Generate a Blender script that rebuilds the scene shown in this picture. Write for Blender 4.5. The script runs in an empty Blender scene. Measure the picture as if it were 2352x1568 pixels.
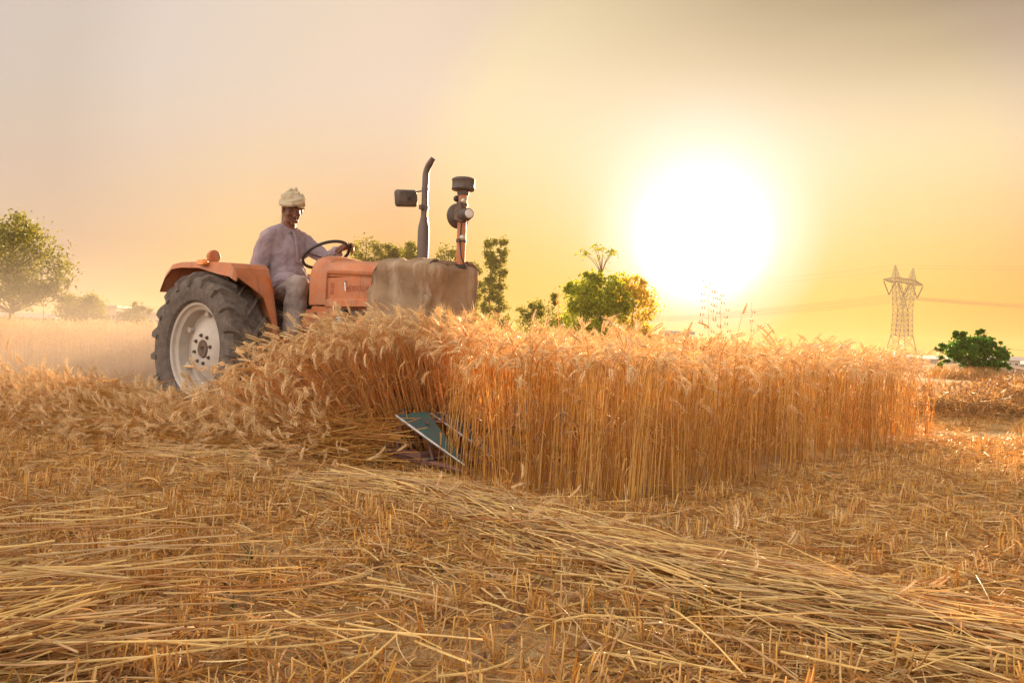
import bpy, math, random
import numpy as np
from mathutils import Vector, Matrix, Euler, Quaternion

rng = np.random.default_rng(11)
random.seed(11)
SC = bpy.context.scene
COL = SC.collection
PI = math.pi
R = math.radians

# ------------------------------------------------------------------ camera
EYE = 0.83                      # camera height above the stubble, metres
FPX = 1846.0                    # focal length in pixels of a 2352 px wide picture
ROLL, PITCH = R(2.19), R(0.19)
cam_d = bpy.data.cameras.new('camera')
cam = bpy.data.objects.new('camera', cam_d)
COL.objects.link(cam)
cam_d.sensor_width = 36.0
cam_d.lens = 36.0 * FPX / 2352.0
cam_d.clip_start = 0.05
cam_d.clip_end = 6000.0
cam_rot = Matrix.Rotation(PI / 2 + PITCH, 3, 'X') @ Matrix.Rotation(ROLL, 3, 'Z')
cam.matrix_world = Matrix.Translation((0, 0, EYE)) @ cam_rot.to_4x4()
SC.camera = cam

# ------------------------------------------------------------------ sun and sky
SUN_EL, SUN_AZ = R(7.7), R(13.0)          # azimuth to the right of the view axis (+Y)
SUN = Vector((math.sin(SUN_AZ) * math.cos(SUN_EL), math.cos(SUN_AZ) * math.cos(SUN_EL), math.sin(SUN_EL)))
sl = bpy.data.lights.new('sun', 'SUN')
sl.energy = 5.0
sl.angle = R(0.6)
sl.color = (1.0, 0.69, 0.39)
sun = bpy.data.objects.new('sun', sl)
COL.objects.link(sun)
sun.rotation_mode = 'QUATERNION'
LAMP_EL = R(10.8)      # the disc itself stands in the upper part of the blown out glow
LAMP = Vector((math.sin(SUN_AZ) * math.cos(LAMP_EL), math.cos(SUN_AZ) * math.cos(LAMP_EL), math.sin(LAMP_EL)))
sun.rotation_quaternion = (-LAMP).to_track_quat('-Z', 'Y')
sun.location = (20, 80, 30)

world = bpy.data.worlds.new('World')
SC.world = world
world.use_nodes = True
wn, wl = world.node_tree.nodes, world.node_tree.links
wn.clear()


def W(t, **kw):
    n = wn.new(t)
    for k, v in kw.items():
        setattr(n, k, v)
    return n


def wmath(op, a, b=None, c=None):
    n = W('ShaderNodeMath', operation=op)
    for i, x in enumerate((a, b, c)):
        if x is None:
            continue
        if isinstance(x, (int, float)):
            n.inputs[i].default_value = x
        else:
            wl.new(x, n.inputs[i])
    return n.outputs[0]


def wramp(fac, stops, interp='EASE'):
    n = W('ShaderNodeValToRGB')
    n.color_ramp.interpolation = interp
    e = n.color_ramp.elements
    while len(e) < len(stops):
        e.new(0.5)
    for el, (p, c) in zip(e, stops):
        el.position = p
        el.color = (c[0], c[1], c[2], 1) if not isinstance(c, (int, float)) else (c, c, c, 1)
    wl.new(fac, n.inputs[0])
    return n.outputs[0]


def wmap(x, a, b, lo=0.0, hi=1.0):
    n = W('ShaderNodeMapRange', interpolation_type='SMOOTHSTEP')
    wl.new(x, n.inputs[0])
    for i, v in zip((1, 2, 3, 4), (a, b, lo, hi)):
        n.inputs[i].default_value = v
    return n.outputs[0]


def wmix(fac, a, b, mode='MIX'):
    n = W('ShaderNodeMix', data_type='RGBA', blend_type=mode)
    for s, x in ((n.inputs[0], fac), (n.inputs[6], a), (n.inputs[7], b)):
        if isinstance(x, (int, float)):
            s.default_value = x
        elif isinstance(x, tuple):
            s.default_value = (*x, 1)
        else:
            wl.new(x, s)
    return n.outputs[2]


def s2l(r, g, b):
    return tuple(((c / 255) / 12.92 if c <= 10 else (((c / 255) + 0.055) / 1.055) ** 2.4) for c in (r, g, b))


tc = W('ShaderNodeTexCoord')
nrm = W('ShaderNodeVectorMath', operation='NORMALIZE')
wl.new(tc.outputs['Generated'], nrm.inputs[0])
dot = W('ShaderNodeVectorMath', operation='DOT_PRODUCT')
wl.new(nrm.outputs[0], dot.inputs[0])
dot.inputs[1].default_value = SUN
theta = wmath('ARCCOSINE', wmath('MINIMUM', dot.outputs['Value'], 1.0))     # angle from the sun
sep = W('ShaderNodeSeparateXYZ')
wl.new(nrm.outputs[0], sep.inputs[0])
elev = wmath('ARCSINE', sep.outputs['Z'])
azim = wmath('ARCTAN2', sep.outputs['X'], sep.outputs['Y'])
t1 = wmath('MULTIPLY', theta, 0.5)
# sky colour by angle from the sun (the ramps run over 0..2 radians)
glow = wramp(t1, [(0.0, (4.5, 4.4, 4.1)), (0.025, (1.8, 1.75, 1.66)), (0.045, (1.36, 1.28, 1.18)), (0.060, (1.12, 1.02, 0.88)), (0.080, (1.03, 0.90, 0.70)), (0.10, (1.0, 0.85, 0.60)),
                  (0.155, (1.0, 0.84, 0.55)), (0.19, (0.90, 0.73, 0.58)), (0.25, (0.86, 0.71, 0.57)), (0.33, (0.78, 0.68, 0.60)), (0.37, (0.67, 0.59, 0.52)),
                  (0.45, (0.68, 0.61, 0.56)), (0.80, (2.7, 2.4, 2.1))], 'LINEAR')  # last stop is added fill: the unseen sky behind the camera is brightened
# low band: yellow to orange near the horizon on the sun's side, fading to dusty peach away from it
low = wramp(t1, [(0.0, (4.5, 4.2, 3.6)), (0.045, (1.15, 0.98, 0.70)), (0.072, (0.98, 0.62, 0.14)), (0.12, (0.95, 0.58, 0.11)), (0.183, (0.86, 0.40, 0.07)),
                 (0.27, (1.0, 0.62, 0.22)), (0.365, (0.70, 0.50, 0.36)), (0.45, (0.66, 0.53, 0.42)), (0.80, (2.5, 2.15, 1.8))], 'LINEAR')  # unseen far end raised here too, to light the camera side
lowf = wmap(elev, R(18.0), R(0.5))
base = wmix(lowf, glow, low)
# thin brown dust veil, high on the right
nz = W('ShaderNodeTexNoise')
nz.inputs['Scale'].default_value = 1.6
nz.inputs['Detail'].default_value = 3.0
mp = W('ShaderNodeMapping')
mp.inputs['Scale'].default_value = (1.0, 1.0, 5.0)
mp.inputs['Rotation'].default_value = (0, R(8), 0)
wl.new(nrm.outputs[0], mp.inputs[0])
wl.new(mp.outputs[0], nz.inputs[0])
vz = wmap(elev, R(12.0), R(25.0))
va = wmap(azim, R(-14.0), R(34.0))
veil = wmath('MULTIPLY', wmath('MULTIPLY', vz, va), wmap(nz.outputs[0], 0.15, 0.62, 0.75, 1.0))
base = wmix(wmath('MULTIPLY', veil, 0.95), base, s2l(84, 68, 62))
# the sky texture adds only a faint daylight over the dome
sky = W('ShaderNodeTexSky')
sky.sky_type = 'NISHITA'
sky.sun_disc = False
sky.sun_elevation = R(10.8)
sky.sun_rotation = SUN_AZ
sky.dust_density = 6.0
sky.air_density = 1.5
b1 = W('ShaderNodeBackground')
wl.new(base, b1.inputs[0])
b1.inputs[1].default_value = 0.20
b2 = W('ShaderNodeBackground')
wl.new(sky.outputs[0], b2.inputs[0])
b2.inputs[1].default_value = 0.0006
add = W('ShaderNodeAddShader')
wl.new(b1.outputs[0], add.inputs[0])
wl.new(b2.outputs[0], add.inputs[1])
wo = W('ShaderNodeOutputWorld')
wl.new(add.outputs[0], wo.inputs[0])
world.cycles.sampling_method = 'MANUAL'
world.cycles.sample_map_resolution = 1024

SC.view_settings.view_transform = 'Standard'
SC.view_settings.look = 'None'
SC.view_settings.exposure = 2.2
SC.view_settings.gamma = 1.0
SC.view_settings.use_curve_mapping = False
SC.cycles.use_denoising = True
try:
    SC.cycles.denoiser = 'OPENIMAGEDENOISE'
    SC.cycles.denoising_input_passes = 'RGB_ALBEDO_NORMAL'
except Exception:
    pass
SC.cycles.max_bounces = 12
SC.cycles.diffuse_bounces = 8
SC.cycles.transmission_bounces = 8
SC.cycles.volume_bounces = 0
SC.cycles.sample_clamp_indirect = 6.0
SC.cycles.use_adaptive_sampling = False


# ------------------------------------------------------------------ placing helpers
def ray(px, py):
    return cam_rot @ Vector(((px - 1176) / FPX, -(py - 784) / FPX, -1.0))


def P(px, py, Y):
    """world point seen at (px,py) of the 2352x1568 view, Y metres ahead"""
    d = ray(px, py)
    k = Y / d.y
    return Vector((d.x * k, Y, EYE + d.z * k))


def G(px, py):
    """ground point seen at (px,py)"""
    d = ray(px, py)
    k = -EYE / d.z
    return Vector((d.x * k, d.y * k, 0.0))


# the tractor's own frame: x forward, y to its left, z up, origin under the rear axle
T_ANG = R(-38.0)
T_ORG = Vector((-2.24, 7.71, 0.0))
T_M = Matrix.Translation(T_ORG) @ Matrix.Rotation(T_ANG, 4, 'Z')
HX, HY = math.cos(T_ANG), math.sin(T_ANG)


def tloc(x, y):
    """tractor frame of world x,y arrays"""
    dx, dy = x - T_ORG.x, y - T_ORG.y
    return dx * HX + dy * HY, -dx * HY + dy * HX


def tworld(lx, ly):
    return T_ORG.x + lx * HX - ly * HY, T_ORG.y + lx * HY + ly * HX


# ------------------------------------------------------------------ materials
class NT:
    """little helper for building a node material"""
    def __init__(s, name):
        s.m = bpy.data.materials.new(name)
        s.m.use_nodes = True
        s.t = s.m.node_tree
        s.t.nodes.clear()
        s.out = s.n('ShaderNodeOutputMaterial')

    def n(s, t, **kw):
        n = s.t.nodes.new(t)
        for k, v in kw.items():
            setattr(n, k, v)
        return n

    def put(s, sock, x):
        if x is None:
            return
        if isinstance(x, (int, float)):
            sock.default_value = x
        elif isinstance(x, tuple):
            sock.default_value = (*x, 1) if len(x) == 3 and len(sock.default_value) == 4 else x
        else:
            s.t.links.new(x, sock)

    def mix(s, f, a, b, mode='MIX'):
        n = s.n('ShaderNodeMix', data_type='RGBA', blend_type=mode)
        s.put(n.inputs[0], f); s.put(n.inputs[6], a); s.put(n.inputs[7], b)
        return n.outputs[2]

    def noise(s, scale, detail=4, rough=0.55, vec=None, stretch=None):
        n = s.n('ShaderNodeTexNoise')
        n.inputs['Scale'].default_value = scale
        n.inputs['Detail'].default_value = detail
        n.inputs['Roughness'].default_value = rough
        if vec is None:
            vec = s.n('ShaderNodeTexCoord').outputs['Object']
        if stretch:
            m = s.n('ShaderNodeMapping')
            m.inputs['Scale'].default_value = stretch
            s.put(m.inputs[0], vec)
            vec = m.outputs[0]
        s.put(n.inputs['Vector'], vec)
        return n.outputs[0]

    def ramp(s, f, stops, interp='LINEAR'):
        n = s.n('ShaderNodeValToRGB')
        n.color_ramp.interpolation = interp
        e = n.color_ramp.elements
        while len(e) < len(stops):
            e.new(0.5)
        for el, (p, c) in zip(e, stops):
            el.position = p
            el.color = (*c, 1) if not isinstance(c, (int, float)) else (c, c, c, 1)
        s.put(n.inputs[0], f)
        return n.outputs[0]

    def math(s, op, a, b=None):
        n = s.n('ShaderNodeMath', operation=op)
        s.put(n.inputs[0], a); s.put(n.inputs[1], b)
        return n.outputs[0]

    def bsdf(s, col, rough=0.6, spec=0.3, metal=0.0, normal=None):
        n = s.n('ShaderNodeBsdfPrincipled')
        s.put(n.inputs['Base Color'], col); s.put(n.inputs['Roughness'], rough)
        s.put(n.inputs['Specular IOR Level'], spec); s.put(n.inputs['Metallic'], metal)
        if normal is not None:
            s.put(n.inputs['Normal'], normal)
        return n.outputs[0]

    def bump(s, h, strength=0.3, dist=0.01):
        n = s.n('ShaderNodeBump')
        n.inputs['Strength'].default_value = strength
        n.inputs['Distance'].default_value = dist
        s.put(n.inputs['Height'], h)
        return n.outputs[0]

    def done(s, sh):
        s.t.links.new(sh, s.out.inputs[0])
        return s.m


def plant_mat(name, cols, trans=0.4, tcol=None, rough=0.5, spec=0.25):
    """dry straw / leaves: hue differs from piece to piece, part of the light comes through"""
    k = NT(name)
    geo = k.n('ShaderNodeNewGeometry')
    oi = k.n('ShaderNodeObjectInfo')
    r = k.math('FRACT', k.math('ADD', geo.outputs['Random Per Island'], k.math('MULTIPLY', oi.outputs['Random'], 0.37)))
    stops = [(i / max(1, len(cols) - 1), c) for i, c in enumerate(cols)]
    c = k.ramp(r, stops)
    nz = k.noise(9.0, 3, 0.6, geo.outputs['Position'])
    c = k.mix(1.0, c, k.ramp(nz, [(0.25, (0.80, 0.76, 0.70)), (0.7, (1.08, 1.06, 1.03))]), 'MULTIPLY')
    p = k.bsdf(c, rough, spec)
    tr = k.n('ShaderNodeBsdfTranslucent')
    k.put(tr.inputs[0], c if tcol is None else k.mix(1.0, c, tcol, 'MULTIPLY'))
    mx = k.n('ShaderNodeMixShader')
    mx.inputs[0].default_value = trans
    k.t.links.new(p, mx.inputs[1]); k.t.links.new(tr.outputs[0], mx.inputs[2])
    return k.done(mx.outputs[0])


def paint_mat(name, c1, c2, scale=6.0, rough=0.55, spec=0.3, metal=0.0, bump=0.15, bscale=60.0, dust=None, dustf=0.4, stretch=None):
    """painted, dusty or worn surface: two tones mottled, fine relief, optional settled dust"""
    k = NT(name)
    n1 = k.noise(scale, 6, 0.62, stretch=stretch)
    c = k.mix(k.ramp(n1, [(0.32, 0.0), (0.68, 1.0)]), c1, c2)
    if dust:
        n2 = k.noise(scale * 2.7, 5, 0.7)
        c = k.mix(k.math('MULTIPLY', k.ramp(n2, [(0.35, 0.25), (0.65, 1.0)]), dustf), c, dust)
    b = k.bump(k.noise(bscale, 3, 0.6), bump, 0.004)
    return k.done(k.bsdf(c, rough, spec, metal, b))


M = {}
M['straw'] = plant_mat('dry_straw', [(0.76, 0.48, 0.11), (0.88, 0.66, 0.22), (0.92, 0.78, 0.42), (0.40, 0.15, 0.03), (0.84, 0.56, 0.13), (0.60, 0.29, 0.05), (0.92, 0.79, 0.46)], 0.42, (1.0, 0.88, 0.64), 0.4, 0.45)
M['pale'] = plant_mat('pale_straw', [(0.88, 0.69, 0.30), (0.94, 0.84, 0.56), (0.91, 0.77, 0.41), (0.86, 0.60, 0.18), (0.93, 0.78, 0.36), (0.46, 0.20, 0.045), (0.92, 0.81, 0.50)], 0.35, (1.0, 0.9, 0.72), 0.34, 0.6)
M['litter'] = plant_mat('straw_litter', [(0.24, 0.08, 0.018), (0.74, 0.46, 0.12), (0.88, 0.68, 0.28), (0.42, 0.17, 0.035), (0.92, 0.80, 0.46), (0.62, 0.34, 0.07)], 0.38, (1.0, 0.86, 0.62))
M['stem'] = plant_mat('wheat_stem', [(0.74, 0.48, 0.11), (0.88, 0.67, 0.22), (0.92, 0.77, 0.36), (0.78, 0.52, 0.12), (0.48, 0.19, 0.035), (0.90, 0.73, 0.30)], 0.45, (1.0, 0.82, 0.5))
M['stem_red'] = plant_mat('red_gold_stem', [(0.70, 0.32, 0.07), (0.80, 0.46, 0.13), (0.56, 0.20, 0.04), (0.84, 0.58, 0.22), (0.62, 0.25, 0.05)], 0.5, (1.0, 0.72, 0.42))
M['brown'] = plant_mat('brown_straw', [(0.30, 0.15, 0.05), (0.50, 0.30, 0.12), (0.22, 0.10, 0.035), (0.62, 0.42, 0.19)], 0.3, (1.0, 0.8, 0.55))
M['greenweed'] = plant_mat('green_weed', [(0.05, 0.09, 0.02), (0.09, 0.13, 0.03)], 0.4, (1.1, 1.2, 0.6))
M['clod'] = paint_mat('dry_clod', (0.20, 0.12, 0.07), (0.34, 0.22, 0.14), 40, 0.95, 0.1, 0, 0.6, 90)
M['ear'] = plant_mat('wheat_ear', [(0.74, 0.54, 0.25), (0.86, 0.70, 0.42), (0.90, 0.78, 0.54), (0.76, 0.55, 0.26), (0.92, 0.83, 0.62)], 0.40, (1.0, 0.88, 0.64))
M['dleaf'] = plant_mat('dry_leaf', [(0.44, 0.22, 0.07), (0.72, 0.50, 0.22), (0.54, 0.29, 0.09), (0.82, 0.64, 0.36), (0.36, 0.16, 0.05)], 0.5, (1.0, 0.8, 0.55))



# ------------------------------------------------------------------ mesh builder
class MB:
    def __init__(s):
        s.v, s.f, s.mi, s.n = [], [], [], 0

    def add(s, vs, fs, mi=0):
        o = s.n
        s.v.extend([tuple(p) for p in vs])
        s.n += len(vs)
        s.f.extend([tuple(i + o for i in f) for f in fs])
        s.mi.extend([mi] * len(fs))

    def tube(s, pts, rad, sides=6, mi=0, cap=True, flat=1.0):
        pts = [Vector(p) for p in pts]
        n = len(pts)
        if isinstance(rad, (int, float)):
            rad = [rad] * n
        t0 = (pts[1] - pts[0]).normalized()
        a = t0.orthogonal().normalized()
        vs = []
        for i in range(n):
            t = (pts[min(i + 1, n - 1)] - pts[max(i - 1, 0)])
            t = t.normalized() if t.length > 1e-9 else t0
            a = (a - t * a.dot(t))
            a = a.normalized() if a.length > 1e-6 else t.orthogonal().normalized()
            b = t.cross(a)
            for j in range(sides):
                w = 2 * PI * j / sides
                vs.append(pts[i] + (a * math.cos(w) + b * math.sin(w) * flat) * rad[i])
        fs = []
        for i in range(n - 1):
            for j in range(sides):
                k = (j + 1) % sides
                fs.append((i * sides + j, i * sides + k, (i + 1) * sides + k, (i + 1) * sides + j))
        if cap:
            fs.append(tuple(range(sides - 1, -1, -1)))
            fs.append(tuple((n - 1) * sides + j for j in range(sides)))
        s.add(vs, fs, mi)

    def box(s, c, size, rot=None, mi=0, taper=1.0):
        c = Vector(c)
        hx, hy, hz = size[0] / 2, size[1] / 2, size[2] / 2
        vs = []
        for z in (-1, 1):
            k = taper if z > 0 else 1.0
            for x, y in ((-1, -1), (1, -1), (1, 1), (-1, 1)):
                p = Vector((x * hx * k, y * hy * k, z * hz))
                vs.append(c + (rot @ p if rot is not None else p))
        s.add(vs, [(3, 2, 1, 0), (4, 5, 6, 7), (0, 1, 5, 4), (1, 2, 6, 5), (2, 3, 7, 6), (3, 0, 4, 7)], mi)

    def bar(s, a, b, w, h=None, mi=0):
        """square bar from a to b"""
        a, b = Vector(a), Vector(b)
        s.tube([a, b], [w * 0.7071, w * 0.7071], 4, mi)

    def loft(s, secs, mi=0, closed=True, cap=True):
        """sections: equal-length lists of points"""
        m = len(secs[0])
        vs = [p for sec in secs for p in sec]
        fs = []
        for i in range(len(secs) - 1):
            for j in range(m if closed else m - 1):
                k = (j + 1) % m
                fs.append((i * m + j, i * m + k, (i + 1) * m + k, (i + 1) * m + j))
        if cap and closed:
            fs.append(tuple(range(m - 1, -1, -1)))
            fs.append(tuple((len(secs) - 1) * m + j for j in range(m)))
        s.add(vs, fs, mi)

    def lathe(s, prof, n=32, axis='y', c=(0, 0, 0), mi=0, cap=False):
        """prof: (along, radius) pairs turned about an axis"""
        vs, c = [], Vector(c)
        for a, r in prof:
            for j in range(n):
                w = 2 * PI * j / n
                u, v = math.cos(w) * r, math.sin(w) * r
                vs.append(c + Vector({'y': (u, a, v), 'z': (u, v, a), 'x': (a, u, v)}[axis]))
        fs = []
        for i in range(len(prof) - 1):
            for j in range(n):
                k = (j + 1) % n
                fs.append((i * n + j, i * n + k, (i + 1) * n + k, (i + 1) * n + j))
        if cap:
            fs.append(tuple(range(n)))
            fs.append(tuple((len(prof) - 1) * n + j for j in range(n)))
        s.add(vs, fs, mi)

    def ball(s, c, r, nu=10, nv=7, rot=None, mi=0):
        c = Vector(c)
        if isinstance(r, (int, float)):
            r = (r, r, r)
        vs = [Vector((0, 0, -r[2]))]
        for i in range(1, nv):
            a = -PI / 2 + PI * i / nv
            for j in range(nu):
                w = 2 * PI * j / nu
                vs.append(Vector((r[0] * math.cos(a) * math.cos(w), r[1] * math.cos(a) * math.sin(w), r[2] * math.sin(a))))
        vs.append(Vector((0, 0, r[2])))
        vs = [c + (rot @ p if rot is not None else p) for p in vs]
        fs = []
        for j in range(nu):
            fs.append((0, 1 + (j + 1) % nu, 1 + j))
        for i in range(nv - 2):
            for j in range(nu):
                k = (j + 1) % nu
                a = 1 + i * nu
                fs.append((a + j, a + k, a + nu + k, a + nu + j))
        t = len(vs) - 1
        a = 1 + (nv - 2) * nu
        for j in range(nu):
            fs.append((a + j, a + (j + 1) % nu, t))
        s.add(vs, fs, mi)

    def capsule(s, a, b, ra, rb, sides=10, mi=0):
        """tapered limb with round ends (closed)"""
        a, b = Vector(a), Vector(b)
        d = (b - a)
        L = d.length
        d = d / L if L > 1e-6 else Vector((0, 0, 1))
        pts, rad = [], []
        for k in (-1.0, -0.85, -0.5, 0.0):
            pts.append(a + d * (ra * k)); rad.append(max(0.0005, ra * math.sqrt(max(0, 1 - k * k))))
        for k in (0.0, 0.5, 0.85, 1.0):
            pts.append(b + d * (rb * k)); rad.append(max(0.0005, rb * math.sqrt(max(0, 1 - k * k))))
        s.tube(pts, rad, sides, mi, True)

    def mesh(s, name, mats, smooth=False, bevel=None):
        me = bpy.data.meshes.new(name)
        me.from_pydata(s.v, [], s.f)
        mats = mats if isinstance(mats, (list, tuple)) else [mats]
        for m in mats:
            me.materials.append(m)
        me.polygons.foreach_set('material_index', s.mi)
        if smooth is True:
            me.polygons.foreach_set('use_smooth', [True] * len(s.f))
        me.update()
        return me

    def obj(s, name, mats, parent=None, smooth=False, loc=None):
        o = bpy.data.objects.new(name, s.mesh(name, mats, smooth))
        COL.objects.link(o)
        if loc is not None:
            o.location = loc
        if parent is not None:
            o.parent = parent
        return o


def soften(o, w=0.006, seg=2, ang=35):
    """rounded edges on a hard mesh"""
    b = o.modifiers.new('bevel', 'BEVEL')
    b.width, b.segments, b.limit_method, b.angle_limit = w, seg, 'ANGLE', R(ang)
    b.harden_normals = False
    return o


def tag(o, label=None, cat=None, group=None, kind=None):
    for k, v in (('label', label), ('category', cat), ('group', group), ('kind', kind)):
        if v:
            o[k] = v
    return o


def empty(name, loc=(0, 0, 0), rz=0.0, parent=None):
    o = bpy.data.objects.new(name, None)
    COL.objects.link(o)
    o.empty_display_size = 0.2
    o.location = loc
    o.rotation_euler = (0, 0, rz)
    if parent is not None:
        o.parent = parent
    return o


def remesh(mb, name, mats, voxel, smooth=4, parent=None, disp=None):
    """closed pieces fused into one continuous surface"""
    me = mb.mesh(name + '_raw', mats)
    o = bpy.data.objects.new(name + '_raw', me)
    COL.objects.link(o)
    r = o.modifiers.new('r', 'REMESH')
    r.mode, r.voxel_size, r.use_smooth_shade = 'VOXEL', voxel, True
    if smooth:
        k = o.modifiers.new('s', 'SMOOTH')
        k.factor, k.iterations = 0.5, smooth
    if disp:
        t = bpy.data.textures.new(name + '_folds', 'CLOUDS')
        t.noise_scale, t.noise_depth = disp[1], 2
        d = o.modifiers.new('d', 'DISPLACE')
        d.texture, d.strength, d.mid_level, d.texture_coords = t, disp[0], 0.5, 'LOCAL'
    dg = bpy.context.evaluated_depsgraph_get()
    new = bpy.data.meshes.new_from_object(o.evaluated_get(dg))
    new.name = name
    bpy.data.objects.remove(o)
    bpy.data.meshes.remove(me)
    new.polygons.foreach_set('use_smooth', [True] * len(new.polygons))
    if not new.materials:
        for m in (mats if isinstance(mats, (list, tuple)) else [mats]):
            new.materials.append(m)
    ob = bpy.data.objects.new(name, new)
    COL.objects.link(ob)
    if parent is not None:
        ob.parent = parent
    return ob


_sn = [0]


def scatter(name, protos, pos, rot, scl, idx):
    """one object whose geometry nodes set the prototype meshes on many points"""
    _sn[0] += 1
    pos = np.asarray(pos, dtype=np.float32)
    n = len(pos)
    me = bpy.data.meshes.new(name)
    me.vertices.add(n)
    me.vertices.foreach_set('co', pos.ravel())
    a = me.attributes.new('rot', 'FLOAT_VECTOR', 'POINT'); a.data.foreach_set('vector', np.asarray(rot, dtype=np.float32).ravel())
    a = me.attributes.new('scl', 'FLOAT', 'POINT'); a.data.foreach_set('value', np.asarray(scl, dtype=np.float32).ravel())
    a = me.attributes.new('idx', 'INT', 'POINT'); a.data.foreach_set('value', np.asarray(idx, dtype=np.int32).ravel())
    o = bpy.data.objects.new(name, me)
    COL.objects.link(o)
    pc = bpy.data.collections.new(name + '_pieces')
    for i, m in enumerate(protos):
        pc.objects.link(bpy.data.objects.new('%s_piece_%03d' % (name, i), m))
    t = bpy.data.node_groups.new(name + '_nodes', 'GeometryNodeTree')
    t.interface.new_socket('Geometry', in_out='INPUT', socket_type='NodeSocketGeometry')
    t.interface.new_socket('Geometry', in_out='OUTPUT', socket_type='NodeSocketGeometry')
    gi, go = t.nodes.new('NodeGroupInput'), t.nodes.new('NodeGroupOutput')
    iop = t.nodes.new('GeometryNodeInstanceOnPoints')
    ci = t.nodes.new('GeometryNodeCollectionInfo')
    ci.inputs['Collection'].default_value = pc
    ci.inputs['Separate Children'].default_value = True
    ci.inputs['Reset Children'].default_value = True
    L = t.links.new

    def attr(nm, ty):
        q = t.nodes.new('GeometryNodeInputNamedAttribute')
        q.data_type = ty
        q.inputs['Name'].default_value = nm
        return q.outputs['Attribute']
    e2r = t.nodes.new('FunctionNodeEulerToRotation')
    L(attr('rot', 'FLOAT_VECTOR'), e2r.inputs[0])
    L(gi.outputs[0], iop.inputs['Points'])
    L(ci.outputs[0], iop.inputs['Instance'])
    iop.inputs['Pick Instance'].default_value = True
    L(attr('idx', 'INT'), iop.inputs['Instance Index'])
    L(e2r.outputs[0], iop.inputs['Rotation'])
    L(attr('scl', 'FLOAT'), iop.inputs['Scale'])
    L(iop.outputs[0], go.inputs[0])
    md = o.modifiers.new('nodes', 'NODES')
    md.node_group = t
    return o


def eul(M3):
    return M3.to_euler('XYZ')


def lay_rot(az, tilt, roll):
    """euler for a piece built along +X: pointing along az, raised by tilt, rolled"""
    out = np.zeros((len(az), 3), dtype=np.float32)
    for i in range(len(az)):
        m = Matrix.Rotation(az[i], 3, 'Z') @ Matrix.Rotation(-tilt[i], 3, 'Y') @ Matrix.Rotation(roll[i], 3, 'X')
        out[i] = m.to_euler('XYZ')
    return out


def lean_rot(az, lean, spin):
    """euler for a piece built along +Z: leaning by lean towards az, spun about its own axis"""
    out = np.zeros((len(az), 3), dtype=np.float32)
    for i in range(len(az)):
        m = Matrix.Rotation(az[i], 3, 'Z') @ Matrix.Rotation(lean[i], 3, 'Y') @ Matrix.Rotation(spin[i] - az[i], 3, 'Z')
        out[i] = m.to_euler('XYZ')
    return out
# ------------------------------------------------------------------ ground
def vnoise(x, y, s, seed=0):
    """smooth value noise, -1..1"""
    x, y = np.asarray(x) / s, np.asarray(y) / s
    xi, yi = np.floor(x).astype(np.int64), np.floor(y).astype(np.int64)
    fx, fy = x - xi, y - yi
    fx, fy = fx * fx * (3 - 2 * fx), fy * fy * (3 - 2 * fy)

    def h(a, b):
        q = np.sin(a * 127.1 + b * 311.7 + seed * 74.7) * 43758.5453
        return (q - np.floor(q)) * 2 - 1
    return (h(xi, yi) * (1 - fx) + h(xi + 1, yi) * fx) * (1 - fy) + (h(xi, yi + 1) * (1 - fx) + h(xi + 1, yi + 1) * fx) * fy


def gz(x, y):
    """height of the ground"""
    d = np.sqrt(np.asarray(x) ** 2 + np.asarray(y) ** 2)
    return (0.028 * vnoise(x, y, 1.1, 1) + 0.012 * vnoise(x, y, 0.3, 2)) * np.clip(1.6 - d / 25, 0, 1)


k = NT('field_soil')
geo = k.n('ShaderNodeNewGeometry')
pos = geo.outputs['Position']
n1 = k.noise(0.8, 6, 0.6, pos)
soil = k.ramp(k.noise(14, 6, 0.7, pos), [(0.3, (0.13, 0.06, 0.028)), (0.52, (0.26, 0.14, 0.07)), (0.75, (0.38, 0.24, 0.14))])
chaff = k.ramp(k.noise(120, 4, 0.7, pos, stretch=(1, 0.35, 1)), [(0.3, (0.28, 0.14, 0.05)), (0.5, (0.60, 0.40, 0.17)), (0.72, (0.80, 0.62, 0.36))])
c = k.mix(k.ramp(n1, [(0.32, 0.25), (0.62, 0.9)]), soil, chaff)
far = k.ramp(k.noise(0.35, 5, 0.6, pos, stretch=(1, 0.25, 1)), [(0.3, (0.20, 0.115, 0.05)), (0.7, (0.42, 0.28, 0.13))])
dist = k.n('ShaderNodeVectorMath', operation='LENGTH')
k.put(dist.inputs[0], pos)
mr = k.n('ShaderNodeMapRange')
k.put(mr.inputs[0], dist.outputs['Value'])
mr.inputs[1].default_value, mr.inputs[2].default_value = 10.0, 30.0
c = k.mix(mr.outputs[0], c, far)
hb = k.math('ADD', k.noise(35, 5, 0.7, pos), k.math('MULTIPLY', k.noise(160, 3, 0.6, pos), 0.5))
M['soil'] = k.done(k.bsdf(c, 0.95, 0.1, 0, k.bump(hb, 0.8, 0.03)))

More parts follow.
